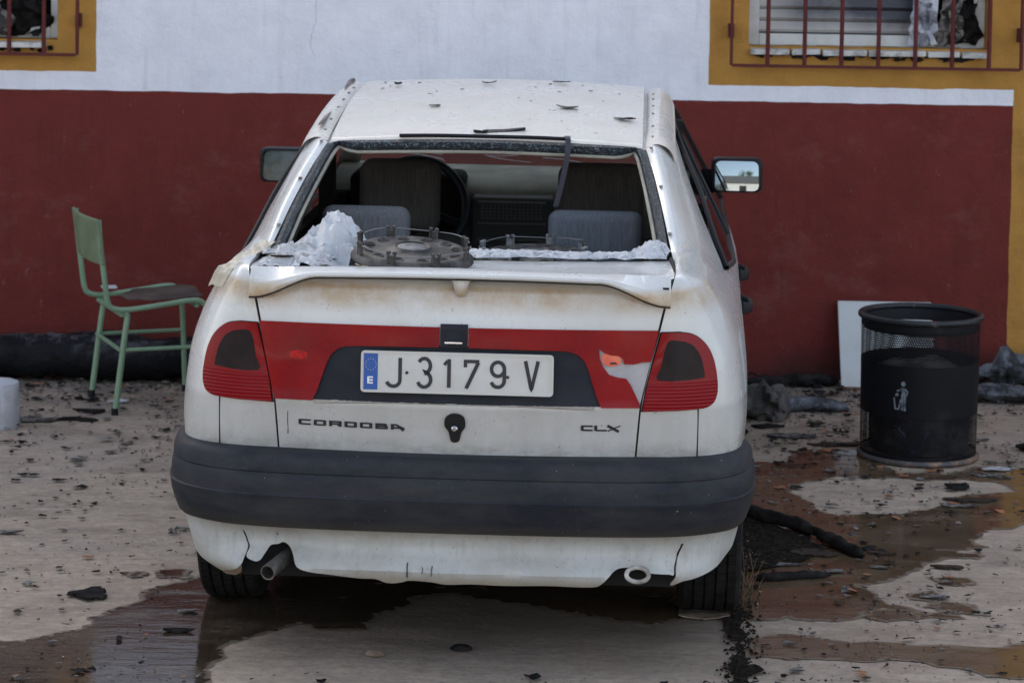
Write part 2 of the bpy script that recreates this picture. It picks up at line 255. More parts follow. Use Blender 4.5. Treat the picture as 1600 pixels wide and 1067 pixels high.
# ------------------------------------------------------------------ mesh helpers
class MB:
    def __init__(s): s.v = []; s.f = []
    def add(s, vs, fs):
        o = len(s.v); s.v += [tuple(v) for v in vs]; s.f += [tuple(i+o for i in f) for f in fs]; return s
    def box(s, x0, x1, y0, y1, z0, z1, mx=None):
        vs = [Vector((x, y, z)) for x in (x0, x1) for y in (y0, y1) for z in (z0, z1)]
        if mx: vs = [mx @ v for v in vs]
        return s.add(vs, [(0, 1, 3, 2), (4, 6, 7, 5), (0, 4, 5, 1), (2, 3, 7, 6), (0, 2, 6, 4), (1, 5, 7, 3)])
    def grid(s, rows, closed=False):
        nr, nc = len(rows), len(rows[0]); vs = [p for r in rows for p in r]
        fs = [(i*nc+j, i*nc+(j+1) % nc, (i+1)*nc+(j+1) % nc, (i+1)*nc+j) for i in range(nr-1) for j in range(nc if closed else nc-1)]
        return s.add(vs, fs)
    def tube(s, path, r, n=10, cap=True):
        P = [Vector(p) for p in path]; rs = r if isinstance(r, (list, tuple)) else [r]*len(P)
        rows = []; up = None
        for i, p in enumerate(P):
            t = (P[min(i+1, len(P)-1)]-P[max(i-1, 0)]).normalized()
            if up is None:
                up = Vector((0, 0, 1)) if abs(t.z) < .9 else Vector((1, 0, 0))
            a = t.cross(up).normalized(); b = a.cross(t).normalized(); up = b
            rows.append([p+(a*math.cos(k*2*math.pi/n)+b*math.sin(k*2*math.pi/n))*rs[i] for k in range(n)])
        o = len(s.v); s.grid(rows, True)
        if cap: s.f += [tuple(o+k for k in range(n)), tuple(o+(len(P)-1)*n+k for k in reversed(range(n)))]
        return s
    def lathe(s, prof, n=48, mx=None, close=False):   # prof: (r, z)
        rows = [[Vector((r*math.cos(k*2*math.pi/n), r*math.sin(k*2*math.pi/n), z)) for k in range(n)] for r, z in prof]
        if close: rows.append(rows[0])
        if mx: rows = [[mx @ p for p in q] for q in rows]
        return s.grid(rows, True)
    def build(s, name, m, parent=None, sharp=35, bevel=0, seg=3, solid=0, off=-1, label=None, subsurf=0, weld=0):
        me = bpy.data.meshes.new(name); me.from_pydata(s.v, [], s.f)
        bm = bmesh.new(); bm.from_mesh(me)
        if weld: bmesh.ops.remove_doubles(bm, verts=bm.verts, dist=weld)
        bmesh.ops.recalc_face_normals(bm, faces=bm.faces); bm.to_mesh(me); bm.free()
        me.materials.append(m)
        if sharp > 0:
            me.shade_smooth(); me.set_sharp_from_angle(angle=R(sharp))
        o = bpy.data.objects.new(name, me); C.objects.link(o); o.parent = parent
        if solid: q = o.modifiers.new('solid', 'SOLIDIFY'); q.thickness = solid; q.offset = off
        if bevel: q = o.modifiers.new('bevel', 'BEVEL'); q.width = bevel; q.segments = seg; q.limit_method = 'ANGLE'; q.angle_limit = R(40)
        if subsurf: q = o.modifiers.new('sub', 'SUBSURF'); q.levels = q.render_levels = subsurf
        if label: o['label'] = label
        return o
def tag(o, label, cat, group=None, kind=None):
    if label: o['label'] = label
    if cat: o['category'] = cat
    if group: o['group'] = group
    if kind: o['kind'] = kind
    return o
def thing(name, label, cat, loc=(0, 0, 0), rz=0, group=None):
    o = bpy.data.objects.new(name, None); C.objects.link(o); o.empty_display_size = .1; o.location = loc; o.rotation_euler = (0, 0, rz); return tag(o, label, cat, group)
def struct(o): o['kind'] = 'structure'; return o
def cr(p0, p1, p2, p3, t): return .5*((2*p1)+(p2-p0)*t+(2*p0-5*p1+4*p2-p3)*t*t+(3*p1-p0-3*p2+p3)*t**3)
def spline(P, n):
    P = [Vector(p) for p in P]; Q = [P[0]*2-P[1]]+P+[P[-1]*2-P[-2]]; out = []
    for i in range(len(P)-1):
        for k in range(n): out.append(cr(Q[i], Q[i+1], Q[i+2], Q[i+3], k/n))
    return out+[P[-1]]
def surf(ctrl, nu, nv):   # bicubic interpolation of a control grid (rows of points)
    A = [spline(r, nu) for r in ctrl]; T = [spline(c, nv) for c in zip(*A)]
    return [list(r) for r in zip(*T)]
def inside(p, poly):
    x, y = p; c = False; j = len(poly)-1
    for i in range(len(poly)):
        if (poly[i][1] > y) != (poly[j][1] > y) and x < (poly[j][0]-poly[i][0])*(y-poly[i][1])/(poly[j][1]-poly[i][1])+poly[i][0]: c = not c
        j = i
    return c
def densify(poly, step):
    out = []
    for i in range(len(poly)):
        a, b = poly[i], poly[(i+1) % len(poly)]; n = max(1, int(math.hypot(b[0]-a[0], b[1]-a[1])/step))
        out += [(a[0]+(b[0]-a[0])*k/n, a[1]+(b[1]-a[1])*k/n) for k in range(n)]
    return out
def smooth2(poly, n=5):   # closed Catmull-Rom
    L = len(poly); out = []
    for i in range(L):
        q = [Vector((*poly[(i+k) % L], 0)) for k in (-1, 0, 1, 2)]
        for k in range(n): v = cr(*q, k/n); out.append((v.x, v.y))
    return out
def tri2d(poly, holes, step, rnd=None, n=0):
    pts = []; edges = []
    for P in [poly]+list(holes):
        o = len(pts); pts += P; edges += [(o+i, o+(i+1) % len(P)) for i in range(len(P))]
    xs = [p[0] for p in poly]; ys = [p[1] for p in poly]
    if rnd:
        k = 0
        while k < n:
            q = (rnd.uniform(min(xs), max(xs)), rnd.uniform(min(ys), max(ys)))
            if inside(q, poly): pts.append(q); k += 1
    else:
        y = min(ys)+step*.5; r = 0
        while y < max(ys):
            x = min(xs)+step*(.5 if r % 2 else .25)
            while x < max(xs):
                if inside((x, y), poly) and not any(inside((x, y), h) for h in holes): pts.append((x, y))
                x += step
            y += step; r += 1
    V, E, F, *_ = delaunay_2d_cdt([Vector(p) for p in pts], edges, [], 0, 1e-5)
    F = [f for f in F if (lambda c: inside(c, poly) and not any(inside(c, h) for h in holes))((sum(V[i][0] for i in f)/3, sum(V[i][1] for i in f)/3))]
    return [(v[0], v[1]) for v in V], F
def patch(poly, fn, step=.02, holes=(), off=.0, thick=.003, mb=None, dens=None):
    # a curved plate: outline in a 2-D domain, fn(u, v) -> (point, normal)
    poly = densify(poly, dens or step); V, F = tri2d(poly, [densify(h, dens or step) for h in holes], step)
    top = []; bot = []
    for p in V:
        q, n = fn(*p); top.append(q+n*off); bot.append(q+n*(off-thick))
    cnt = {}
    for f in F:
        for i in range(3):
            e = (f[i], f[(i+1) % 3]); cnt[e] = 1
    L = len(V); fs = [tuple(f) for f in F]+[tuple(i+L for i in reversed(f)) for f in F]
    fs += [(e[1], e[0], e[0]+L, e[1]+L) for e in cnt if (e[1], e[0]) not in cnt]
    mb = mb or MB(); mb.add(top+bot, fs); return mb
def stroke(pts, w, fn, mb, off=.002, thick=.002):   # mitred ribbon along a polyline in a 2-D domain
    P = [Vector(p) for p in pts]; L = []; Rr = []
    for i in range(len(P)):
        d1 = (P[i]-P[i-1]).normalized() if i else (P[1]-P[0]).normalized(); d2 = (P[i+1]-P[i]).normalized() if i < len(P)-1 else d1
        n = Vector((-d1.y-d2.y, d1.x+d2.x)); n.normalize(); k = 1/max(.4, n.dot(Vector((-d1.y, d1.x))))
        ww = (w[i] if isinstance(w, (list, tuple)) else w)/2
        L.append(P[i]+n*ww*k); Rr.append(P[i]-n*ww*k)
    vs = []
    for o_ in (off, off-thick):
        for a in L+Rr: q, n = fn(a.x, a.y); vs.append(q+n*o_)
    n_ = len(P); m2 = 2*n_; fs = []
    for i in range(n_-1):
        fs += [(i, i+1, n_+i+1, n_+i), (m2+i, m2+n_+i, m2+n_+i+1, m2+i+1), (i, m2+i, m2+i+1, i+1), (n_+i, n_+i+1, m2+n_+i+1, m2+n_+i)]
    fs += [(0, n_, m2+n_, m2), (n_-1, m2+n_-1, m2+2*n_-1, 2*n_-1)]
    mb.add(vs, fs); return mb
def arc(cx, cz, rx, rz, a0, a1, n=10): return [(cx+rx*math.cos(R(a0+(a1-a0)*k/n)), cz+rz*math.sin(R(a0+(a1-a0)*k/n))) for k in range(n+1)]
def jag(poly, amt, levels, rnd):
    for l in range(levels):
        out = []
        for i in range(len(poly)):
            a, b = poly[i], poly[(i+1) % len(poly)]; d = math.hypot(b[0]-a[0], b[1]-a[1]); out.append(a)
            if d > .012: k = rnd.gauss(0, amt)*d; out.append(((a[0]+b[0])/2-(b[1]-a[1])/max(d, 1e-6)*k, (a[1]+b[1])/2+(b[0]-a[0])/max(d, 1e-6)*k))
        poly = out
    return poly
sm = lambda a, b, x: (lambda t: t*t*(3-2*t))(max(0, min(1, (x-a)/(b-a))))
#@@GROUND
# ------------------------------------------------------------------ ground, water
gx = [-60, -12, -4, 4, 12, 60]; gy = [-60, -10, 5, 9, 13, 60]
o = MB().grid([[(x, y, 0) for x in gx] for y in gy]).build('ground', M['ground'], sharp=0); struct(o)
rr = random.Random(5)
P1 = [(-1.60, 7.46), (-1.489, 7.487), (-1.319, 7.55), (-1.215, 7.636), (-1.216, 7.758), (-1.132, 7.889), (-1.102, 8.014), (-1.066, 8.106), (-.961, 8.211), (-.743, 8.423), (-.178, 8.543), (.232, 8.489), (.591, 8.353), (.55, 7.868), (.45, 7.779), (.329, 7.806), (.219, 7.897), (.067, 7.98), (-.167, 8.089), (-.282, 8.03), (-.369, 7.846), (-.416, 7.671), (-.526, 7.665), (-.587, 7.728), (-.671, 7.636), (-.753, 7.532), (-.794, 7.328), (-.81, 7.266), (-.753, 7.035), (-.80, 6.7), (-1.75, 6.7)]
P2 = [(.60, 10.06), (.871, 10.052), (1.066, 10.067), (1.139, 10.305), (1.367, 10.347), (1.456, 9.92), (1.642, 9.891), (1.761, 10.033), (1.946, 9.991), (2.059, 9.837), (2.25, 9.6), (2.2, 9.25), (1.924, 9.175), (1.781, 9.118), (1.646, 9.035), (1.565, 8.877), (1.604, 8.793), (1.436, 8.738), (1.573, 8.68), (1.542, 8.619), (1.368, 8.566), (1.235, 8.357), (1.093, 8.27), (1.144, 8.197), (1.173, 8.051), (1.26, 7.984), (1.368, 7.941), (1.38, 7.899), (1.247, 7.898), (1.073, 7.951), (1.076, 7.901), (.974, 7.846), (.727, 7.831), (.696, 7.913), (.62, 8.3)]
I2 = [(1.035, 9.652), (1.103, 9.742), (1.278, 9.83), (1.445, 9.82), (1.60, 9.80), (1.80, 9.78), (1.855, 9.632), (1.781, 9.606), (1.632, 9.543), (1.524, 9.366), (1.383, 9.249), (1.157, 9.214), (1.089, 9.305), (1.06, 9.45), (1.025, 9.548)]
P3 = [(.701, 7.64), (.81, 7.713), (.917, 7.673), (1.098, 7.644), (1.279, 7.623), (1.58, 7.661), (1.7, 7.5), (1.509, 7.298), (1.335, 7.312), (1.277, 7.388), (1.178, 7.444), (.927, 7.448), (.686, 7.459)]
def puddle(poly, holes, name='water', pz=[.002], am=.09):
    poly = jag(poly, am, 4, rr); holes = [jag(h, .09, 4, rr) for h in holes]
    V, F = tri2d(poly, holes, .035); cnt = {}
    for f in F:
        for i in range(3): cnt[(f[i], f[(i+1) % 3])] = 1
    bd = {v for e in cnt if (e[1], e[0]) not in cnt for v in e}
    pz[0] += .0003; o = struct(MB().add([(x, y, pz[0]) for x, y in V], F).build(name, M['water'], sharp=0))
    at = o.data.attributes.new('edge', 'FLOAT', 'POINT')
    for i in range(len(V)): at.data[i].value = 0. if i in bd else 1.
puddle(P1, []); puddle(P2, [I2, [(.79, 8.62), (.85, 8.70), (.90, 8.68), (.85, 8.58)], [(.85, 9.05), (.95, 9.07), (.97, 9.0), (.88, 8.98)]]); puddle(P3, [])
for (x, y, a, b) in ((1.42, 8.34, .07, .03), (1.30, 8.15, .06, .03), (1.17, 7.93, .10, .03), (1.36, 8.02, .08, .035), (1.72, 8.2, .05, .03), (-1.02, 8.26, .06, .04), (-.62, 8.0, .0, .0), (-1.14, 8.25, .04, .02)):
    if a: puddle([(x+a*math.cos(k*.785), y+b*2*math.sin(k*.785)) for k in range(8)], [], am=.3)
# construction joint, full of dirt, running towards the wall beside the car
jp = jag([(.60, 6.5), (.635, 7.218), (.645, 7.40), (.66, 7.638), (.70, 7.914), (.715, 8.3), (.73, 9.5), (.76, 11.7), (.80, 11.7), (.775, 9.5), (.755, 8.3), (.745, 7.92), (.705, 7.638), (.685, 7.4), (.67, 7.218), (.63, 6.5)], .13, 4, rr)
V, F = tri2d(jp, [], .03)
struct(MB().add([(x, y, .009+.012*noise.noise((x*25, y*25, 0))) for x, y in V], F).build('pavement_joint', M['drygrit'], sharp=0))
# ------------------------------------------------------------------ building
b = thing('building', 'low building with white upper wall, dark red lower wall and yellow window surrounds', 'building', (0, 11.8, 0))
holes = [(1.037, 2.09, 1.47, 2.6), (-3.05, -1.994, 1.445, 2.6)]
mb = MB(); xs = sorted({-14., 14., *[h[0] for h in holes], *[h[1] for h in holes]}); zs = [-.2, 1.445, 1.47, 2.6, 3.7]
for i in range(len(xs)-1):
    for j in range(4):
        cx, cz = (xs[i]+xs[i+1])/2, (zs[j]+zs[j+1])/2
        if not any(h[0] < cx < h[1] and h[2] < cz < h[3] for h in holes): mb.add([(xs[i], 0, zs[j]), (xs[i+1], 0, zs[j]), (xs[i+1], 0, zs[j+1]), (xs[i], 0, zs[j+1])], [(0, 1, 2, 3)])
for h in holes:   # reveals
    x0, x1, z0, z1 = h; q = [(x0, z0), (x1, z0), (x1, z1), (x0, z1)]
    for i in range(4): (a, c), (d, e) = q[i], q[(i+1) % 4]; mb.add([(a, 0, c), (d, 0, e), (d, .22, e), (a, .22, c)], [(0, 1, 2, 3)])
mb.box(-14, 14, 4.8, 5, -.2, 3.7).box(-14, -13.9, .01, 4.79, -.2, 3.7).box(13.9, 14, .01, 4.79, -.2, 3.7)
# MB.build welds so the reveals share edges with the wall face
mb.build('wall', M['wall'], b, sharp=30, weld=1e-5)
MB().box(-14.2, 14.2, -.25, 5.2, 3.7, 3.85).build('roof', M['plaster'], b, sharp=0)
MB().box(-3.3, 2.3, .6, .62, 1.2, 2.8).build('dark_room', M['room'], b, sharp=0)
def window(x0, x1, z0, z1, right):
    f = MB().box(x0, x0+.055, .12, .19, z0+.0, z1).box(x1-.05, x1, .12, .19, z0, z1).box(x0+.055, x1-.05, .121, .189, z0, z0+.05).box(x0+.055, x1-.05, .121, .189, z1-.06, z1).build('window', M['frame'], b, sharp=0, bevel=.004)
    s = MB(); n = int((z1-z0-.1)/.052); xe = x1-.30 if right else x0+.35
    for k in range(n):
        z = z0+.056+k*.052
        s.add([(x0+.056, .150, z), (xe, .150, z), (xe, .142, z+.012), (x0+.056, .142, z+.012), (x0+.056, .150, z+.049), (xe, .150, z+.049)], [(0, 1, 2, 3), (3, 2, 5, 4)])
    s.build('shutter', M['shutter'], f, sharp=20)
    rnd = random.Random(8 if right else 9)
    # melted blind hanging at the side
    for q, (xa, xb, xc, mm, yy, amp) in enumerate([(x1-.34, x1-.22, x1-.30, 'foil', .06, .035), (x1-.235, x1-.14, x1-.02, 'ash', .08, .03), (x1-.17, x1-.05, x1-.02, 'char', .10, .04)] if right else
                                            [(x1-.62, x1-.26, x1-.40, 'foil', .04, .05), (x1-.30, x1-.10, x1-.02, 'char', .09, .05), (x1-.45, x1-.25, x1-.3, 'ash', .02, .03)]):
        rows = []
        for i in range(46):
            t = i/45; z = z0+.015+t*(z1-z0-.05); xl = xa+(xc-xa)*min(1, t*2.2)*(.6 if q else .35); ww = (xb-xa)*(1+.5*noise.noise((i*.23, q*7, 1)))
            rows.append([(xl+ww*k/9+rnd.uniform(-.012, .012), yy+rnd.uniform(-amp, amp)*.5+amp*noise.noise((i*.3, k*.4, q*5)), z+rnd.uniform(-.01, .01)) for k in range(10)])
        MB().grid(rows).build('melted_blind', M[mm], f, sharp=0)
    # broken sill tiles
    sl_ = MB(); x = x0+.0
    while x < x1-.06:
        w_ = rnd.uniform(.12, .26); w_ = min(w_, x1-.01-x); t = Matrix.Translation((x+w_/2, .05, z0+.0)) @ Matrix.Rotation(rnd.uniform(-.05, .05), 4, 'Y') @ Matrix.Rotation(rnd.uniform(.0, .12), 4, 'X')
        sl_.box(-w_/2+.006, w_/2-.004, -.075-rnd.uniform(0, .03), .068, -.028, -.004, t); x += w_
    sl_.build('sill', M['tilewhite'], f, sharp=0, bevel=.003)
    ch = MB()
    for k in range(70):
        px = rnd.uniform(x0, x1); pz = z0-.030-rnd.random()**2*.02; r_ = rnd.uniform(.008, .022)
        ch.add([(px+r_*rnd.uniform(.5, 1.6)*math.cos(a), -.004-rnd.uniform(0, .01), pz+r_*.6*math.sin(a)) for a in (0, 1.2, 2.3, 3.3, 4.4, 5.3)], [(0, 1, 2, 3, 4, 5)])
    ch.build('scorched_rubble', M['char'], f, sharp=0)['kind'] = 'stuff'
    return f
window(1.037, 2.09, 1.47, 2.6, True); window(-3.05, -1.994, 1.445, 2.6, False)
def grille(x0, x1, z0, z1, bars):
    g_ = MB().box(x0-.006, x0+.006, -.075, -.045, z0, z1).box(x1-.006, x1+.006, -.075, -.045, z0, z1).box(x0+.006, x1-.006, -.074, -.046, z0-.006, z0+.006).box(x0+.006, x1-.006, -.074, -.046, z1-.006, z1+.006)
    for x in (x0, x1):
        for z in (z0+.15, z1-.15): g_.box(x-.012, x+.012, -.044, .002, z-.03, z+.03)
    g_ = g_.build('window_grille', M['barred'], b, sharp=0, bevel=.002)
    for x in bars: MB().tube([(x, -.060, z0+.006), (x, -.060, z1-.006)], .0095, 10).build('bar', M['barred'], g_)
grille(.957, 2.222, 1.388, 2.5, [1.115+.161*k for k in range(7)]); grille(-3.11, -1.898, 1.384, 2.5, [-2.044-.151*k for k in range(7)])
# the building across the yard, behind the camera (only reflections see it)
op = thing('barn', 'long low building with a grey pitched roof across the yard, seen only in reflections', 'barn', (-4, -19, 0))
MB().box(-16, 16, -8, 0, 0, 3.2).build('wall', M['plaster'], op, sharp=0)
MB().add([(-16.5, .5, 3.1), (16.5, .5, 3.1), (16.5, -4, 5.6), (-16.5, -4, 5.6), (-16.5, -8.5, 3.1), (16.5, -8.5, 3.1)], [(0, 1, 2, 3), (3, 2, 5, 4)]).build('roof', M['rim'], op, sharp=0, solid=.15, off=0)
for k in range(5): MB().box(-13+k*6, -11+k*6, .003, .05, 0, 2.3).build('door', M['black'], op, sharp=0)
for tx, ty, hh, sd in ((3.5, -27, 8, 1), (-10, -30, 9, 2), (11, -24, 7.5, 3)):
    tr = thing('tree', ['', 'tall tree right behind the grey roof across the yard', 'broad tree behind the left part of the grey roof across the yard', 'shorter tree beyond the right end of the grey roof across the yard'][sd], 'tree', (tx, ty, 0)); q = random.Random(sd)
    mb = MB(); mb.tube([(0, 0, 0), (.1, 0, hh*.4), (.2, .1, hh*.8)], [.2, .15, .05], 8); lf = MB()
    for j in range(14):
        a = q.uniform(0, 6.28); e = Vector((math.cos(a)*q.uniform(1, 2.4), math.sin(a)*q.uniform(1, 2.4), hh*q.uniform(.45, 1))); mb.tube([(.12, .05, hh*.45), e*.6+Vector((0, 0, hh*.2)), e], [.07, .05, .02], 5)
        for k in range(150):
            c = e+Vector((q.gauss(0, .6), q.gauss(0, .6), q.gauss(0, .45))); u_ = Vector((q.uniform(-1, 1), q.uniform(-1, 1), q.uniform(-1, 1)))*.13; v_ = Vector((q.uniform(-1, 1), q.uniform(-1, 1), q.uniform(-1, 1)))*.13; lf.add([c-u_, c+v_, c+u_, c-v_], [(0, 1, 2, 3)])
    mb.build('trunk', M['brown'], tr); lf.build('crown', mat('leaves', (.04, .07, .025), .7, (.07, .10, .04), 2), tr, sharp=0)
#@@CAR
# ------------------------------------------------------------------ car
CAR = thing('car', 'white four-door saloon with smashed-out rear window and dark grey bumper, seen from behind', 'car', (-.135, 7.235, 0), -.052)
# right-hand quarter panel control grid: rows from bottom to roof, columns from the boot seam round to the door
Q = [
 [(.490, .040, .60), (.60, .054, .60), (.70, .092, .60), (.765, .17, .60), (.79, .32, .60), (.803, .6, .60), (.812, 1.0, .60), (.818, 1.35, .60)],
 [(.496, .030, .68), (.60, .045, .68), (.702, .087, .68), (.768, .175, .68), (.795, .32, .68), (.808, .6, .68), (.817, 1.0, .68), (.822, 1.35, .68)],
 [(.503, .023, .76), (.60, .039, .76), (.70, .090, .76), (.762, .18, .76), (.79, .32, .76), (.805, .6, .76), (.815, 1.0, .76), (.82, 1.35, .76)],
 [(.523, .04, .86), (.61, .055, .86), (.70, .11, .86), (.75, .19, .86), (.775, .32, .86), (.79, .6, .86), (.80, 1.0, .86), (.808, 1.35, .86)],
 [(.547, .05, .95), (.62, .075, .95), (.685, .125, .95), (.722, .20, .95), (.745, .32, .95), (.762, .6, .95), (.777, 1.0, .94), (.787, 1.35, .93)],
 [(.566, .065, 1.03), (.62, .09, 1.03), (.665, .14, 1.028), (.69, .21, 1.025), (.71, .32, 1.02), (.728, .6, 1.012), (.748, .95, .985), (.762, 1.35, .965)],
 [(.580, .08, 1.078), (.615, .10, 1.078), (.643, .15, 1.075), (.664, .22, 1.072), (.68, .32, 1.067), (.702, .6, 1.052), (.735, .9, 1.0), (.757, 1.15, .972)],
 [(.588, .14, 1.102), (.606, .155, 1.103), (.623, .20, 1.10), (.638, .27, 1.095), (.652, .36, 1.09), (.68, .6, 1.073), (.722, .85, 1.02), (.745, 1.05, .985)],
 [(.588, .32, 1.105), (.597, .335, 1.108), (.608, .38, 1.107), (.623, .43, 1.104), (.64, .5, 1.10), (.666, .65, 1.088), (.702, .86, 1.05), (.735, 1.07, 1.01)],
 [(.580, .50, 1.105), (.59, .51, 1.112), (.602, .54, 1.115), (.616, .58, 1.115), (.632, .64, 1.113), (.657, .75, 1.105), (.687, .9, 1.08), (.716, 1.12, 1.05)],
 [(.553, .72, 1.198), (.569, .725, 1.206), (.586, .75, 1.205), (.601, .79, 1.20), (.616, .84, 1.192), (.636, .93, 1.178), (.657, 1.05, 1.16), (.675, 1.25, 1.135)],
 [(.526, .94, 1.280), (.543, .945, 1.289), (.559, .97, 1.29), (.573, 1.01, 1.288), (.588, 1.06, 1.282), (.605, 1.15, 1.27), (.619, 1.27, 1.256), (.630, 1.45, 1.24)],
 [(.498, 1.15, 1.345), (.514, 1.155, 1.355), (.53, 1.18, 1.361), (.545, 1.22, 1.361), (.56, 1.28, 1.357), (.575, 1.37, 1.35), (.587, 1.5, 1.340), (.594, 1.7, 1.332)]]
QS = surf(Q, 8, 7)
mir = lambda rows: [[Vector((-p.x, p.y, p.z)) for p in r] for r in rows]
for s_, g_ in ((1, QS), (-1, mir(QS))):
    g2 = [[r_[0]+Vector((0, .025, -.012 if r_[0].z > 1.09 else 0))]+r_ for r_ in g_]
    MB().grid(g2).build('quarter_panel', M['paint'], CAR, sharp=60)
QB = MB(); QB.grid(QS); o_ = len(QB.v); QB.grid(mir(QS))
bvh = BVHTree.FromPolygons([Vector(v) for v in QB.v], QB.f)
def quart(x, z):
    h, n, i, d = bvh.ray_cast(Vector((x, -2, z)), Vector((0, 1, 0)))
    if h is None:
        h, n, i, d = bvh.find_nearest(Vector((x, .1, z)))
    if n.y > 0: n = -n
    return h, n
# boot lid
SX = [(.60, .4850, .040), (.68, .4905, .030), (.735, .4950, .022), (.745, .496, .018), (.76, .4970, .022), (.86, .5170, .04), (.95, .5405, .05), (1.03, .5590, .065), (1.078, .5725, .08)]
def lidx(z):
    for i in range(len(SX)-1):
        if z <= SX[i+1][0] or i == len(SX)-2:
            t = (z-SX[i][0])/(SX[i+1][0]-SX[i][0]); return SX[i][1]+(SX[i+1][1]-SX[i][1])*t, SX[i][2]+(SX[i+1][2]-SX[i][2])*t
def lid(x, z):
    xs_, y = lidx(z); k = x/xs_; y = y-.035*(1-min(1.2, k*k)); n = Vector((.14*x, -1, .12)).normalized(); return Vector((x, y, z)), n
rows = []
for z in [.604+.012*i for i in range(39)]:
    xs_, _ = lidx(z); rows.append([lid(xs_*(-1+2*k/40), z)[0] for k in range(41)])
for (xs_, y, z) in [(.581, .10, 1.088), (.584, .125, 1.094), (.585, .16, 1.095), (.585, .24, 1.094), (.584, .32, 1.092), (.580, .42, 1.09), (.573, .49, 1.088), (.571, .50, 1.075)]:
    rows.append([Vector((xs_*k, y-.035*(1-k*k), z-(.008*(1-k*k)))) for k in [(-1+2*j/40) for j in range(41)]])
rows = [[p+Vector((0, .025, 0)) for p in rows[0]]]+rows
rows = [[r_[0]+Vector((0, .02, -.01))]+r_+[r_[-1]+Vector((0, .02, -.01))] for r_ in rows]
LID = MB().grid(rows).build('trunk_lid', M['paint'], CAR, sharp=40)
# hollow behind the gaps
MB().box(-.60, .60, .12, .50, .45, 1.02).build('trunk_box', M['gap'], CAR, sharp=0)
for s in (1, -1):
    mb = MB(); pts = spline([(s*(a[1]+.0035), a[2]+.012, a[0]) for a in SX]+[(s*.586, .14, 1.085), (s*.586, .32, 1.09), (s*.577, .50, 1.09)], 4); mb.tube(pts, .008, 6); mb.build('panel_gap', M['gap'], CAR)
    mb = MB(); stroke([(s*.655, .607), (s*.655, .75)], .0028, quart, mb, .0030, .004); mb.build('panel_gap', M['gap'], CAR, sharp=0)
# light-grey bevel line pressed along the lid
mb = MB(); lip = [(-.39+.765*k/90, .7525+rr.uniform(-.0022, .0016)) for k in range(91)]+[(.375, .742), (-.39, .742)]
patch(lip, lid, .02, dens=.5, off=.0034, thick=.002, mb=mb); mb.build('chipped_paint_lip', M['valance'], LID, sharp=0)
# reflector band, plate recess
RL = [(-.546, .957), (-.049, .957), (-.049, .903), (-.275, .900), (-.305, .898), (-.327, .890), (-.346, .872), (-.358, .845), (-.368, .812), (-.380, .776), (-.392, .750), (-.4985, .750), (-.505, .78), (-.524, .86)]
RR = [(-x, z) for x, z in RL][::-1]; RR = [(x if x > .06 else .030, z) for x, z in RR]
HOLE = [(.384, .901), (.395, .893), (.410, .881), (.443, .872), (.452, .866), (.478, .866), (.503, .872), (.512, .868), (.5, .81), (.493, .768), (.484, .785), (.47, .812), (.458, .828), (.435, .831), (.412, .838), (.396, .858), (.388, .88)]
RRc = [p for p in RR]
refl = bpy.data.objects.new('reflector_band', None)
o = patch(RL, lid, .02, off=.011, thick=.011).build('reflector_panel', M['red'], CAR, sharp=40)
RR2 = [(.030, .903), (.030, .957), (.544, .957), (.524, .872), (.503, .872), (.478, .866), (.452, .866), (.449, .880), (.436, .888), (.415, .890), (.398, .896), (.384, .906), (.386, .88), (.396, .858), (.412, .838), (.435, .831), (.458, .828), (.47, .812), (.484, .785), (.4955, .762), (.4975, .750), (.392, .750), (.380, .776), (.368, .812), (.358, .845), (.346, .872), (.327, .890), (.305, .898), (.275, .900)]
patch(RR2, lid, .02, off=.011, thick=.011, dens=.006).build('reflector_panel', M['red'], CAR, sharp=40, label='reflector panel with a piece broken out of it')
BK = [(.376, .91), (.53, .878), (.5225, .868), (.4965, .756), (.47, .77), (.38, .83)]
o = patch(BK, lid, .02, off=.0035, thick=.003).build('lamp_backing', M['reflector'], CAR, sharp=40)
patch(smooth2([(.392, .888), (.405, .896), (.425, .893), (.443, .883), (.443, .870), (.43, .862), (.41, .861), (.395, .87)], 3), lid, .008, off=.009, thick=.006).build('bulb_cover', M['bulbred'], o, sharp=40)
patch([(.412, .866), (.434, .867), (.43, .871), (.416, .871)], lid, .008, off=.011, thick=.003).build('slot', M['black'], o, sharp=0)
mb = MB(); mb.add(*[([tuple(lid(-.335-.022*0+.02*math.cos(a)*0, .845)[0])], [])][0]) if False else None
RC = [(-.396, .7525), (-.386, .776), (-.374, .812), (-.364, .845), (-.352, .877), (-.330, .897), (-.305, .905), (-.27, .908), (.27, .908), (.305, .905), (.330, .897), (.352, .877), (.364, .845), (.374, .812), (.386, .776), (.396, .7525)]
patch(RC, lid, .03, off=.0022, thick=.002).build('plate_recess', M['recess'], CAR, sharp=40)
EB = patch([(-.0465, .903), (.0275, .903), (.0275, .966), (-.0465, .966)], lid, .02, off=.013, thick=.012).build('badge_mount', M['recess'], CAR, sharp=30)
mb = MB()
stroke([(-.034, .950), (.012, .950), (.018, .944), (.018, .920), (.012, .913), (-.030, .913), (-.036, .919), (-.036, .945)], .004, lid, mb, .016, .004)
mb.build('badge_seat', M['black'], EB, sharp=0)
mb = MB(); stroke([(-.034, .9165), (.014, .9165)], .0045, lid, mb, .019, .003); mb.build('badge_remnant', M['chrome'], EB, sharp=0)
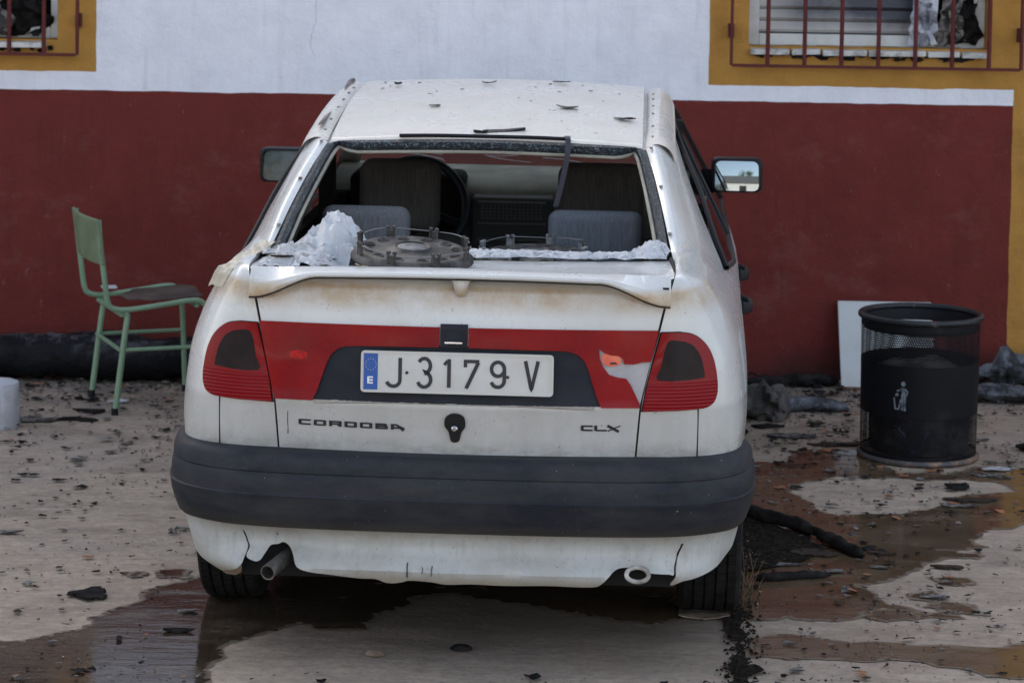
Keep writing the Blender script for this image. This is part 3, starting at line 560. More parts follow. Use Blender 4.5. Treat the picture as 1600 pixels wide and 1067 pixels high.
# tail lights
TL = [(.5505, .951), (.60, .951), (.635, .943), (.665, .920), (.686, .885), (.698, .84), (.702, .80), (.700, .775), (.690, .756), (.667, .747), (.6, .744), (.5035, .742), (.513, .80), (.530, .872)]
DK = [(.5665, .925), (.600, .928), (.625, .920), (.642, .905), (.656, .88), (.664, .85), (.666, .832), (.655, .826), (.545, .823), (.552, .86)]
TLs = [TL[0]]+[(p.x, p.y) for p in spline([(x, z, 0) for x, z in TL[1:11]], 3)]+TL[11:]; DKs = smooth2(DK, 3)
for s in (1, -1):
    f = lambda x, z: quart(x, z)
    T = patch([(s*x, z) for x, z in TLs], f, .014, off=.010, thick=.010, dens=.008).build('tail_light', M['redrib'], CAR, sharp=40)
    patch([(s*x, z) for x, z in DKs], f, .02, off=.0108, thick=.003, dens=.008).build('smoked_lens', M['smoke'], T, sharp=40)
    mb = MB(); stroke([(s*x, z) for x, z in TLs+TLs[:1]], .005, f, mb, .004, .004); mb.build('lamp_gasket', M['gap'], T, sharp=0)
# brighter red spot of the intact inner bulb lens
patch(smooth2([(-.455, .878), (-.425, .882), (-.41, .874), (-.412, .862), (-.44, .858), (-.456, .866)], 3), lid, .01, off=.0115, thick=.003).build('bulb_lens', M['bulbdeep'], CAR, sharp=40, label='bright red round lens spot on the left reflector')
# licence plate
PL = bpy.data.objects.new('licence_plate', None); C.objects.link(PL); PL.parent = CAR; PL.location = (.003, -.034, .8405); PL.rotation_euler = (R(-4), 0, 0)
def pf(u, v): return Vector((u, 0, v)), Vector((0, -1, 0))
def rrect(w, h, r, cx=0, cz=0): 
    out = []
    for sx, sz, a in ((1, 1, 0), (-1, 1, 90), (-1, -1, 180), (1, -1, 270)): out += arc(cx+sx*(w/2-r), cz+sz*(h/2-r), r, r, a, a+90, 4)
    return out
patch(rrect(.521, .112, .010), pf, .05, off=.0, thick=.004).build('plate_base', M['plategrey'], PL, sharp=40)
mb = MB(); q = rrect(.515, .106, .008); stroke(q+q[:1], .0055, pf, mb, .0028, .003); mb.build('raised_border', M['plateedge'], PL, sharp=40)
patch([(-.2525, -.0485), (-.2145, -.0485), (-.2145, .0485), (-.2525, .0485)], pf, .03, off=.0012, thick=.001).build('blue_band', M['eublue'], PL, sharp=0)
mb = MB()
for k in range(12): a = k*math.pi/6; cx, cz = -.2335+.0145*math.cos(a), .019+.0155*math.sin(a); mb.add([(cx+.0018*(1 if j % 2 == 0 else .5)*math.sin(j*math.pi/5), -.0022, cz+.0018*(1 if j % 2 == 0 else .5)*math.cos(j*math.pi/5)) for j in range(10)], [tuple(range(10))])
mb.build('star_ring', M['star'], PL, sharp=0)
mb = MB(); cx, cz = -.2345, -.023
stroke([(cx-.0055, cz+.0095), (cx-.0055, cz-.0095)], .0045, pf, mb, .0022, .001)
for dz in (.0078, 0, -.0078): stroke([(cx-.0032, cz+dz), (cx+.0075, cz+dz)], .0040, pf, mb, .0022, .001)
mb.build('country_letter', M['white'], PL, sharp=0)
U = lambda px, py: ((px-96)/1412*.521-.2605+.0, (236+(px-800)*.0155-py)/292*.112)    # measured on the plate itself
def ch(name, *strokes):
    mb = MB()
    for k, (p, w) in enumerate(strokes): stroke(p, w, pf, mb, .0018+.0004*k, .0015)
    mb.build(name, M['ink'], PL, sharp=0)
a = .0385; W_ = .0098
def at2(cx, *pl): return [(cx+x, z) for x, z in pl]
ch('letter_j', (at2(-.154, (0, a), (0, -.022))+arc(-.172, -.022, .018, .0165, 0, -165, 9)[1:], W_))
ch('digit_3', (arc(-.0885, .0185, .0165, .0200-W_/2+.005, 150, -75, 10)+arc(-.0885, -.0185, .0180, .0200-W_/2+.005, 80, -160, 11), W_))
ch('digit_1', ([(-.0345, .0225), (-.0295, .0285), (-.0255, .0335)], .009), ([(-.0215, a), (-.0215, -a)], W_))
ch('digit_7', ([(.0225, .0175), (.0225, .0335), (.0600, .0335)], .0094), ([(.0575, .0310), (.0255, -a-.001)], W_*1.02))
ch('digit_9', (arc(.1105, .0145, .0175, .0190, 0, 360, 18), W_), ([(.1280, .0145), (.1280, -.016)]+arc(.1105, -.016, .0175, .0180, 0, -165, 9)[1:], W_))
ch('letter_v', ([(.1845, a), (.2005, -a+.004), (.2015, -a), (.2025, -a+.004), (.2185, a)], [W_, W_, W_*.6, W_, W_]))
for cx, cz in ((-.1355, -.001), (.1370, -.0065)):
    mb = MB(); mb.lathe([(.0, -.0028), (.004, -.0026), (.0045, 0)], 12, Matrix.Translation((cx, 0, cz)) @ Matrix.Rotation(-math.pi/2, 4, 'X') @ Matrix.Diagonal((1, 1, 1, 1))); mb.v = [(x, -abs(y)-.001, z) for x, y, z in mb.v]; mb.build('plate_screw', M['ink'], PL)
# lid lettering
def word(glyphs, x0, z0, w, h, gap, slope, name):
    mb = MB(); x = x0; t = h*.28
    for gph in glyphs:
        sx = w*(1 if gph != 'L' else .95); P = lambda u, v: (x+u*sx, z0+v*h+slope*(x-x0+u*sx)); tv = w*.25; e = t/2/h; f = tv/2/sx; k = 0
        def S_(pts, ww):
            nonlocal k
            stroke([P(*q) for q in pts], ww, lid, mb, .0022+.0003*k, .002); k += 1
        V_ = lambda u, v0, v1: S_([(u, v0), (u, v1)], tv)
        H_ = lambda v, u0, u1: S_([(u0, v), (u1, v)], t)
        if gph == 'C': S_([(1, 1-e), (.22, 1-e), (f, .76), (f, .24), (.22, e), (1, e)], [t, t, tv, tv, t, t])
        if gph == 'O': S_([(.5, 1-e), (.80, 1-e), (1-f, .78), (1-f, .22), (.80, e), (.20, e), (f, .22), (f, .78), (.20, 1-e), (.5, 1-e)], [t, t, tv, tv, t, t, tv, tv, t, t])
        if gph == 'R': V_(f, 0, 1); S_([(f, 1-e), (.82, 1-e), (1-f, .82), (1-f, .56), (.80, .46), (f, .46)], [t, t, tv, tv, t, t]); S_([(.72, .42), (1-f, .30), (1-f, 0)], tv)
        if gph == 'D': V_(f, 0, 1); S_([(f, 1-e), (.80, 1-e), (1-f, .78), (1-f, .22), (.80, e), (f, e)], [t, t, tv, tv, t, t])
        if gph == 'B': V_(f, 0, 1); S_([(f, 1-e), (.78, 1-e), (.93-f, .78), (.93-f, .62), (.8, .52), (1-f, .40), (1-f, .22), (.82, e), (f, e)], [t, t, tv, tv, t, tv, tv, t, t]); H_(.52, f, .75)
        if gph == 'A': V_(f, 0, 1); S_([(f, 1-e), (.45, 1-e), (1.05, 0)], [t, t, tv*1.3]); H_(.32, f, .8)
        if gph == 'L': S_([(f, 1), (f, .24), (.24, e), (1.12, e)], [tv, tv, t, t])
        if gph == 'X': S_([(.02, 1), (.98, -.02)], tv*.95); S_([(1.12, 1), (.62, .60), (.05, .02)], t*.7)
        x += sx+gap
    mb.build(name, M['ink'], LID, sharp=0)
word('CORDOBA', -.432, .6795, .0345, .0160, .0080, -.012, 'model_lettering')
word('CLX', .3385, .6845, .0320, .0160, .0045, -.012, 'trim_lettering')
# lock
mb = MB(); LK = [(-.030, .707), (-.024, .720), (-.010, .727), (.006, .727), (.020, .720), (.026, .706), (.025, .688), (.016, .675), (.011, .654), (.004, .647), (-.008, .647), (-.014, .655), (-.019, .676), (-.029, .690)]
K = patch(smooth2(LK, 3), lid, .01, off=.010, thick=.010, dens=.005).build('trunk_lock', M['black'], LID, sharp=30, bevel=.002)
MB().lathe([(0, -.004), (.005, -.004), (.0075, -.002), (.009, 0), (.009, .008)], 20, Matrix.Translation((-.002, -.028, .688)) @ Matrix.Rotation(-math.pi/2, 4, 'X')).build('key_barrel', M['chrome'], K)
MB().box(-.0045, .0005, -.034, -.0322, .6868, .6892).build('key_slot', M['black'], K, sharp=0)
# scratches on the lid and the small black mark by the seam
mb = MB(); stroke([(-.4620, .715), (-.4625, .69), (-.4615, .665), (-.462, .652)], [.0015, .002, .0016, .003], lid, mb, .0008, .001); mb.build('paint_scratch', M['gap'], LID, sharp=0)
# spoiler
sec = [(-.03, .000), (-.033, .006), (-.028, .012), (.03, .020), (.07, .014), (.078, .004), (.06, -.006), (.0, -.008)]
rows = []
for i in range(81):
    t = -1+2*i/80; x = .575*t; k = abs(t); drop = .058*sm(.66, .98, k); hgt = 1.084+.010*(1-k*k); th = 1+.25*sm(.82, 1, k); y0 = .022+.035*sm(.6, 1, k)
    rows.append([Vector((x, y0+a_*(1-.25*sm(.85, 1, k)), hgt+b__*th-drop*w8)) for (a_, b__), w8 in zip(sec, (1, .9, .62, .12, .15, .45, .95, 1))])
mb = MB(); mb.grid(rows, True); mb.f += [tuple(range(8)), tuple(range(80*8, 80*8+8))[::-1]]
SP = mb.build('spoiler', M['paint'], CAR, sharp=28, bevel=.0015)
mb = MB(); mb.tube([r[0]+Vector((0, .002, -.0035)) for r in rows], .0022, 6); mb.build('spoiler_seal', M['gap'], SP)
MB().grid([[Vector((cx_+rx*math.cos(a*math.pi/8), .03+ry*math.sin(a*math.pi/8), z)) for a in range(16)] for z, rx, ry, cx_ in ((1.088, .028, .03, .006), (1.07, .0215, .026, .006), (1.055, .019, .024, .006), (1.046, .016, .02, .006), (1.041, .009, .012, .006), (1.040, .001, .001, .006))], True).build('spoiler_foot', M['paint'], SP, sharp=50)
MB().box(.553, .570, .028, .0295, 1.072, 1.078).build('spoiler_nick', M['gap'], SP, sharp=0)
# bumper
bplan = spline([(0, -.05, 0), (.25, -.046, 0), (.45, -.034, 0), (.60, -.008, 0), (.70, .045, 0), (.762, .12, 0), (.79, .23, 0), (.797, .36, 0), (.800, .46, 0)], 6)
full = [Vector((-p.x, p.y, 0)) for p in bplan[:0:-1]]+bplan
prof = [(-.10, .611), (-.01, .613), (.004, .609), (.014, .598), (.020, .580), (.0215, .562), (.0195, .559), (.0215, .556), (.026, .530), (.0275, .503), (.0315, .499), (.0300, .494), (.026, .470), (.018, .438), (.006, .413), (-.004, .405), (-.06, .402)]
rows = []
for i, p in enumerate(full):
    t = (full[min(i+1, len(full)-1)]-full[max(i-1, 0)]).normalized(); n = Vector((t.y, -t.x, 0)); kk = sm(.3, .46, p.y); ce = sm(.02, .25, p.y)
    rows.append([Vector((p.x+n.x*d, p.y+n.y*d, z+(-.035*kk if z > .55 else 0)-(0 if z > .5 else .022*ce*(.5-z)/.1)+.012*ce*(1 if z < .45 else 0))) for d, z in prof])
MB().grid(rows).build('rear_bumper', M['bumper'], CAR, sharp=32)
# lower valance, dented; outline with the exhaust cut-outs
vplan = spline([(0, -.030, 0), (.25, -.028, 0), (.45, -.018, 0), (.60, .005, 0), (.69, .045, 0), (.748, .11, 0), (.778, .20, 0), (.788, .32, 0), (.79, .44, 0)], 6)
vfull = [Vector((-p.x, p.y, 0)) for p in vplan[:0:-1]]+vplan
arcl = [0]
for i in range(1, len(vplan)): arcl.append(arcl[-1]+(vplan[i]-vplan[i-1]).length)
def val(s, z):
    a = abs(s); j = 0
    while j < len(arcl)-2 and arcl[j+1] < a: j += 1
    t = min(1, (a-arcl[j])/(arcl[j+1]-arcl[j])); p = vplan[j].lerp(vplan[j+1], t); d = (vplan[j+1]-vplan[j]).normalized(); n = Vector((d.y, -d.x, 0))
    b_ = (.41-z)/.16; cf = 1-sm(.5, .78, a); q = p-n*((.012+.040*math.sin(math.pi*min(1, max(0, b_)/.72)))*cf+.16*max(0, b_-.78)**1.2+.045*sm(.5, .85, a)*b_)
    # bulge band and dents
    w = 0
    for (cx, cz, rx, rz, am) in ((-.50, .36, .10, .05, .016), (-.60, .33, .03, .06, .020), (-.44, .345, .06, .03, .012), (.56, .34, .05, .045, -.014), (.50, .35, .05, .05, .010), (.62, .32, .03, .05, .010), (.70, .36, .03, .06, .008), (.15, .285, .03, .02, .006), (-.20, .27, .09, .03, .008)):
        w += am*math.exp(-((s-cx)/rx)**2-((z-cz)/rz)**2)
    w += .004*noise.noise((s*9, z*9, 3))*sm(.3, .6, a)
    q = q-n*w if True else q
    P = Vector((q.x if s >= 0 else -q.x, q.y, z)); N_ = Vector((n.x if s >= 0 else -n.x, n.y, -.2)).normalized(); return P, N_
VO = [(-.600, .412), (-.596, .375), (-.590, .345), (-.582, .330), (-.585, .308), (-.560, .300), (-.540, .301), (-.528, .318), (-.518, .336), (-.497, .339), (-.485, .344), (-.468, .338), (-.448, .318), (-.430, .292), (-.395, .279), (-.33, .272), (-.26, .263), (-.215, .262), (-.19, .252), (-.165, .250), (-.14, .255), (-.118, .262), (-.06, .259), (-.02, .252), (.05, .256), (.14, .254), (.25, .258), (.33, .256), (.386, .257), (.405, .268), (.421, .287), (.437, .303), (.46, .311), (.51, .310), (.530, .302), (.541, .300), (.590, .296), (.606, .292), (.610, .31), (.622, .345), (.631, .375), (.628, .412)]
def soft(poly, n=3): return smooth2(poly, n)
patch(soft(VO), val, .016, off=0, thick=.004, dens=.012).build('lower_valance', M['valance'], CAR, sharp=50)
LC = [(-.605, .412), (-.601, .375), (-.595, .345), (-.588, .33), (-.590, .305), (-.595, .285), (-.62, .268), (-.655, .262), (-.672, .258), (-.69, .262), (-.74, .275), (-.80, .290), (-.88, .312), (-.98, .33), (-1.14, .35), (-1.14, .412)]
RC_ = [(.634, .412), (.637, .375), (.628, .345), (.616, .31), (.612, .285), (.600, .262), (.615, .262), (.64, .272), (.68, .278), (.72, .288), (.77, .300), (.85, .318), (.98, .335), (1.14, .35), (1.14, .412)]
o = patch(soft(LC), val, .02, off=.001, thick=.004, dens=.012).build('valance_corner', M['valance'], CAR, sharp=50)
patch([(-.592, .284), (-.62, .267), (-.655, .261), (-.672, .257), (-.655, .249), (-.62, .250), (-.597, .262)], val, .02, off=.003, thick=.003).build('torn_edge', M['card'], o, sharp=50)
patch(soft(RC_), val, .02, off=.001, thick=.004, dens=.012).build('valance_corner', M['valance'], CAR, sharp=50)
rv = random.Random(4)
for (x, z0, z1, w_) in ((-.125, .312, .272, .0040), (-.085, .303, .286, .002), (-.058, .306, .280, .0032), (-.50, .372, .365, .004)):
    mb = MB(); stroke([(x+rv.uniform(-.002, .002), z0+(z1-z0)*k/4) for k in range(5)], w_, val, mb, .0012, .001); mb.build('scuff_mark', M['steel'], CAR, sharp=0)
# exhaust and towing eye
rot = lambda p, d: Matrix.Translation(p) @ Vector(d).to_track_quat('Z', 'Y').to_matrix().to_4x4()
MB().lathe([(.0175, .0), (.0205, -.001), (.0215, .002), (.0205, .006), (.0205, .20), (.0165, .20), (.017, .02), (.0175, 0)], 28, rot((-.503, -.045, .284), (.30, 1, .13))).build('exhaust_pipe', M['steel'], CAR, sharp=40)
MB().lathe([(.0, .03), (.017, .03)], 20, rot((-.503, -.045, .284), (.30, 1, .13))).build('pipe_bore', M['bore'], CAR, sharp=0)
mb = MB(); mb.tube([(.500+.030*math.cos(a), .0+.012*abs(math.sin(a)) if math.sin(a) > 0 else 0, .296+.0185*math.sin(a)) for a in [R(x) for x in range(-200, 181, 12)]], .0062, 10); mb.build('towing_eye', M['eye'], CAR)
# underbody
MB().box(-.60, .60, .10, 3.8, .24, .34).build('underbody', M['gap'], CAR, sharp=0)
MB().lathe([(0, -.25), (.07, -.25), (.085, -.22), (.085, .22), (.07, .25), (0, .25)], 20, Matrix.Translation((-.25, .30, .26)) @ Matrix.Rotation(math.pi/2, 4, 'Y') @ Matrix.Diagonal((.8, 1.2, 1, 1))).build('silencer', M['bore'], CAR)
MB().tube([(-.66, .80, .27), (.66, .80, .27)], .03, 10).build('rear_axle', M['bore'], CAR)
# wheels
def wheel(x0, x1, y, s):
    w = bpy.data.objects.new('wheel', None); C.objects.link(w); w.parent = CAR; w.location = ((x0+x1)/2, y, .286)
    h = abs(x1-x0)/2; pr = [(.165, -h*.75), (.20, -h), (.245, -h*1.03), (.272, -h*.96), (.281, -h*.86)]
    for k in range(5):
        c = -h*.72+k*h*.36
        pr += [(.285, c-h*.14), (.2855, c+h*.13), (.2775, c+h*.15), (.2775, c+h*.20)] if k < 4 else [(.285, c-h*.14), (.284, c+h*.13)]
    pr += [(.281, h*.86), (.272, h*.96), (.245, h*1.03), (.20, h), (.165, h*.75)]
    mb = MB(); mb.lathe(pr, 72, Matrix.Rotation(math.pi/2, 4, 'Y'), close=True)
    # flattened, muddy contact patch
    mb.v = [(x, y_, max(z, -.2825)) for x, y_, z in mb.v]
    mb.build('tyre', M['tyre'], w, sharp=25)
    MB().lathe([(.166, -h*.8), (.166, h*.8), (.15, h*.7), (.14, h*.35), (.05, h*.3), (.0, h*.3)], 32, Matrix.Rotation(math.pi/2*s, 4, 'Y')).build('rim', M['rim'], w)
for y in (.80, 3.24):
    wheel(.622, .800, y, 1); wheel(-.800, -.622, y, -1)
# wheel-arch liners
for s in (1, -1):
    for yc in (.80, 3.24):
        mb = MB(); mb.grid([[Vector((s*x, yc+.33*math.cos(R(a)), .285+.33*math.sin(R(a)))) for a in range(0, 181, 12)] for x in (.55, .795)]); mb.build('arch_liner', M['gap'], CAR)
# lower side and doors
def sidex(y, z):
    w = [(0, .775), (.32, .79), (.6, .803), (1.0, .812), (1.35, .818), (2.4, .838), (3.3, .825), (3.7, .79), (3.95, .72), (4.1, .6)]
    for i in range(len(w)-1):
        if y <= w[i+1][0] or i == len(w)-2:
            t = (y-w[i][0])/(w[i+1][0]-w[i][0]); x = w[i][1]+(w[i+1][1]-w[i][1])*t; break
    pr = [(.2, -.035), (.30, -.012), (.45, -.002), (.60, 0), (.68, .004), (.76, .002), (.86, -.010), (.93, -.031), (.97, -.056), (1.1, -.10)]
    for i in range(len(pr)-1):
        if z <= pr[i+1][0] or i == len(pr)-2:
            t = (z-pr[i][0])/(pr[i+1][0]-pr[i][0]); return x+pr[i][1]+(pr[i+1][1]-pr[i][1])*t
def sidef(s): return lambda y, z: (Vector((s*sidex(y, z), y, z)), Vector((s, 0, 0)))
def archp(yc, a0, a1, r=.325): return [(yc+r*math.cos(R(a)), .285+r*math.sin(R(a))) for a in ([a0+(a1-a0)*k/14 for k in range(15)])]
def greenx(y, z): return .745+.02*sm(1.05, 1.4, y)-.5*(z-1.0)+.004
for s in (1, -1):
    f = sidef(s)
    patch([(.44, .599), (.44, .40)]+[p for p in archp(.80, 160, 5) if p[1] > .27]+[(1.13, .23), (1.352, .23), (1.352, .599)], f, .05, off=0, thick=.004).build('quarter_panel', M['paint'], CAR, sharp=50)
    D1 = patch([(1.358, .25), (2.05, .25), (2.05, .965), (1.5, .967), (1.358, .966)], f, .05, off=0, thick=.03).build('rear_door', M['paint'], CAR, sharp=50)
    D2 = patch([(2.056, .25), (2.95, .25), (3.02, .60), (3.05, .96), (2.056, .965)], f, .05, off=0, thick=.03).build('front_door', M['paint'], CAR, sharp=50)
    patch([(2.956, .25)]+[p for p in archp(3.24, 178, 2) if p[0] > 2.9]+[(3.62, .25), (3.98, .30), (4.0, .55), (3.98, .70), (3.7, .80), (3.3, .88), (3.056, .96), (3.026, .60)], f, .05, off=0, thick=.01).build('front_wing', M['paint'], CAR, sharp=50)
    for D, y, z in ((D1, 1.47, .815), (D2, 2.20, .815)):
        x = sidex(y, z)
        MB().grid([[Vector((s*(x+dx), y+dy*1.0, z+dz)) for dx, dy, dz in ((0, -.075+e, -.022), (.028-e*.5, -.06+e, -.014), (.032-e*.5, 0, -.012), (.028-e*.5, .06, -.014), (0, .075, -.022))] for e in (0,)]+[[Vector((s*(x+dx), y+dy, z+dz)) for dx, dy, dz in ((0, -.075, .022), (.026, -.06, .014), (.03, 0, .012), (.026, .06, .014), (0, .075, .022))]]).build('handle', M['black'], D, sharp=60, solid=.014, off=0, bevel=.004)
    gf = lambda y, z: (Vector((s*greenx(y, z), y, z)), Vector((s, 0, .45)).normalized())
    WR = [(1.075, .990), (1.36, .968), (2.03, .968), (2.03, 1.365), (1.85, 1.352), (1.70, 1.330), (1.46, 1.238), (1.26, 1.135), (1.14, 1.055)]
    WF = [(2.08, .968), (3.12, .968), (3.0, 1.06), (2.82, 1.20), (2.66, 1.32), (2.56, 1.36), (2.3, 1.375), (2.08, 1.368)]
    for D, WW in ((D1, WR), (D2, WF)):
        wdw = patch(WW, gf, .1, off=0, thick=.004).build('side_window', M['glass'], D, sharp=50)
        mb = MB(); q = [gf(*p)[0] for p in densify(WW, .06)]; mb.tube(q+q[:1], .009, 6, cap=False); mb.build('window_seal', M['black'], wdw)
    # white door frame strip above the window, and drip moulding
    mb = MB(); top = [(1.66, 1.352), (1.85, 1.376), (2.03, 1.389), (2.3, 1.398), (2.56, 1.383), (2.68, 1.340), (2.84, 1.218), (3.02, 1.075), (3.16, .965)]
    q = [gf(*p)[0] for p in top]; mb.tube(q, .010, 8); mb.build('window_frame', M['black'], D2)
# roof, side rails, A pillars
ry = [(1.152, 1.345), (1.165, 1.3545), (1.20, 1.362), (1.35, 1.392), (1.6, 1.425), (1.9, 1.449), (2.2, 1.455), (2.42, 1.442), (2.58, 1.415), (2.62, 1.40)]
rows = surf([[Vector((x, y-.03*(1-(x/.487)**2), z+.020*(1-(x/.487)**2))) for x in (-.487, -.44, -.25, 0, .25, .44, .487)] for y, z in ry], 6, 5)
MB().grid(rows).build('roof', M['roof'], CAR, sharp=50)
for s in (1, -1):
    g_ = surf([[Vector((s*x, y, z+dz)) for x, dz in ((.498, -.0), (.514, .008), (.53, .012), (.545, .010), (.565, .0), (.580, -.018), (.592, -.045-.004*0))] for y, z in [(1.155, 1.347), (1.25, 1.366), (1.4, 1.385), (1.6, 1.408), (1.9, 1.431), (2.2, 1.439), (2.42, 1.427), (2.58, 1.40)]]+[[Vector((s*(x+a_), y, z+dz*.8)) for x, dz in ((.498, 0), (.514, .008), (.53, .012), (.545, .01), (.565, 0), (.58, -.018), (.592, -.045))] for y, z, a_ in ((2.72, 1.31, .02), (2.95, 1.13, .085), (3.16, .97, .14))], 3, 4)
    # keep it off the quarter panel: begins where that ends
    MB().grid(g_).build('roof_rail', M['roof'], CAR, sharp=50)
    MB().grid([[Vector((s*x, y, z-.005)) for x in (.482, .50)] for y, z in [(1.152, 1.345), (1.25, 1.366), (1.4, 1.385), (1.6, 1.408), (1.9, 1.431), (2.2, 1.437), (2.42, 1.425), (2.6, 1.39)]]).build('roof_channel', M['roof'], CAR, sharp=50)
    mb = MB()
    for y, z in [(1.25, 1.376), (1.4, 1.396), (1.6, 1.419), (1.75, 1.432), (1.9, 1.443), (2.05, 1.448)]: mb.box(s*.518-.0035, s*.518+.0035, y-.012, y+.012, z-.004, z+.0005)
    mb.build('moulding_clip', M['steel'], CAR, sharp=0)
    for (x, y, z) in ((.573, .60, 1.151), (.545, .86, 1.260), (.514, 1.12, 1.350)): MB().box(s*x-.005, s*x+.005, y-.006, y+.008, z-.003, z+.004).build('trim_clip', M['steel'], CAR, sharp=0, bevel=.001)
mb = MB(); mb.grid([[Vector((-.533-.02*t+.008*k, 1.25+.95*t, 1.394+.062*t-.05*t*t+.004*k)) for k in (-1, 0, 1)] for t in [i/12 for i in range(13)]]); mb.build('loose_moulding', M['steel'], CAR, sharp=50, solid=.004)
mb = MB(); mb.tube([(-.535, 1.95, 1.440), (-.545, 2.08, 1.446), (-.549, 2.2, 1.453), (-.543, 2.26, 1.458)], [.006, .009, .010, .008], 6); mb.build('bent_moulding_end', M['steel'], CAR)
# rear window aperture: glue bead with glass crumbs, inner frame
ap = [(-.572, .505, 1.098), (-.552, .70, 1.185), (-.525, .93, 1.272), (-.503, 1.10, 1.330), (-.480, 1.143, 1.343), (-.40, 1.135, 1.352), (0, 1.118, 1.362), (.40, 1.135, 1.352), (.480, 1.143, 1.343), (.503, 1.10, 1.330), (.525, .93, 1.272), (.552, .70, 1.185), (.572, .505, 1.098)]
apn = spline(ap, 8); rows = []
for p in apn:
    c = Vector((0, .85, 1.18)); d = (c-p); dx = Vector((math.copysign(1, -p.x)*sm(.44, .50, abs(p.x)), 0, 0)); up = sm(.50, .40, abs(p.x)); inn = dx*.024+Vector((0, -.012, -.018))*up
    rows.append([p+Vector((0, -.002, .002)), p+inn*.5+Vector((0, -.006, .004)), p+inn+Vector((0, .0, -.002)), p+inn*1.1+Vector((0, .012, -.014))])
MB().grid(rows).build('window_glue_bead', M['glue'], CAR, sharp=0)
mb = MB(); mb.tube([r[2]+(r[2]-r[0])*.35+Vector((0, .012, -.008)) for r in rows], .0055, 8); mb.build('headliner_edge', M['trim'], CAR)
# interior
inn = [[Vector((s_*x, y, z)) for (x, y, z) in pts] for s_ in (1, -1) for pts in ((),)] if False else None
for s in (1, -1):
    mb = MB(); mb.grid([[Vector((s*x1, y1, z1)), Vector((s*x2, y2, z2))] for x1, y1, z1, x2, y2, z2 in ((.545, .56, 1.07, .66, 1.0, .9), (.525, .72, 1.16, .64, 1.08, 1.0), (.50, .94, 1.25, .60, 1.25, 1.12), (.475, 1.14, 1.32, .56, 1.55, 1.26))]); mb.build('pillar_trim', M['trim' if s > 0 else 'darkin'], CAR, sharp=60, solid=.01)
    MB().box(s*.70-.02, s*.70+.02, 1.36, 3.0, .35, .96).build('door_lining', M['darkin'], CAR, sharp=0)
    # B pillar and seat belt
    MB().box(s*.60-.03, s*.60+.02, 2.0, 2.09, .9, 1.36, Matrix.Translation((0, 0, 0))).build('door_pillar', M['darkin'], CAR, sharp=0)
MB().box(-.70, .70, .5, 3.3, .30, .36).build('cabin_floor', M['darkin'], CAR, sharp=0)
MB().box(-.56, .56, .52, 1.02, .955, .985).build('parcel_shelf', M['darkin'], CAR, sharp=0)
hl = surf([[Vector((x, y-.02, z-.035+.015*(1-(x/.5)**2))) for x in (-.49, -.2, .2, .49)] for y, z in ry[2:]], 4, 3); MB().grid(hl).build('headliner', M['trim'], CAR, sharp=50)
def cushion(name, x0, x1, y0, y1, z0, z1, mt, parent, bev=.04, tilt=0, label=None):
    cx, cy, cz = (x0+x1)/2, (y0+y1)/2, (z0+z1)/2; mx = Matrix.Translation((cx, cy, cz)) @ Matrix.Rotation(tilt, 4, 'X')
    return MB().box(x0-cx, x1-cx, y0-cy, y1-cy, z0-cz, z1-cz, mx).build(name, M[mt], parent, sharp=60, bevel=bev, seg=5, label=label)
cushion('rear_seat_back', -.62, .62, 1.02, 1.20, .45, .975, 'seatgrey', CAR, .05, -.15)
cushion('rear_seat_cushion', -.62, .62, 1.15, 1.65, .42, .60, 'seatdark', CAR, .05)
cushion('rear_headrest', -.507, -.232, 1.05, 1.15, .90, 1.152, 'seatgrey', CAR, .035, -.1, 'grey left rear headrest')
cushion('rear_headrest', .200, .492, 1.05, 1.16, .88, 1.152, 'seatblue', CAR, .032, -.1, 'bluish grey right rear headrest')
for s, xa, xb in ((-1, -.462, -.190), (1, .205, .492)):
    st_ = bpy.data.objects.new('front_seat', None); C.objects.link(st_); st_.parent = CAR
    cushion('backrest', xa-.09, xb+.10, 1.80, 1.95, .45, .965 if s < 0 else .97, 'seatdark', st_, .07, -.12)
    cushion('headrest', xa, xb, 1.72, 1.83, .985 if s < 0 else .80, 1.232, 'seatdark', st_, .045, -.06)
    cushion('seat_cushion', xa-.09, xb+.1, 1.95, 2.45, .42, .58, 'seatdark', st_, .05)
# dashboard
dsh = surf([[Vector((x, y+.06*(x/.7)**2, z)) for x in (-.66, -.3, 0, .3, .66)] for y, z in ((2.62, .70), (2.60, .90), (2.60, 1.0), (2.63, 1.055), (2.75, 1.085), (3.0, 1.09), (3.15, 1.065))], 5, 4)
DB = MB().grid(dsh).build('dashboard', M['trim'], CAR, sharp=50)
cushion('centre_console', -.135, .165, 2.50, 2.70, .55, 1.025, 'console', DB, .015)
mb = MB()
for k in range(15): x = -.092+k*.0150; mb.box(x-.002, x+.002, 2.487, 2.497, .945, 1.000)
for k in range(5): z = .950+k*.0115; mb.box(-.100, .127, 2.489, 2.4975, z-.0015, z+.0015)
mb.box(-.110, .138, 2.484, 2.4975, 1.004, 1.012).box(-.110, .138, 2.484, 2.4975, .928, .936).box(-.110, .138, 2.484, 2.4975, .870, .876)
for k in range(4): z = .88+k*.035; mb.box(-.165, -.130, 2.55, 2.56, z-.002, z+.002)
mb.build('air_vent', M['slat'], DB, sharp=0)
cushion('instrument_hood', -.58, -.16, 2.50, 2.72, .90, 1.105, 'darkin', DB, .03)
cushion('side_vent', -.655, -.585, 2.5, 2.6, .93, 1.03, 'darkin', DB, .01)
SW = bpy.data.objects.new('steering_wheel', None); C.objects.link(SW); SW.parent = CAR; SW.location = (-.325, 2.33, 1.0); SW.rotation_euler = (R(66), 0, 0)
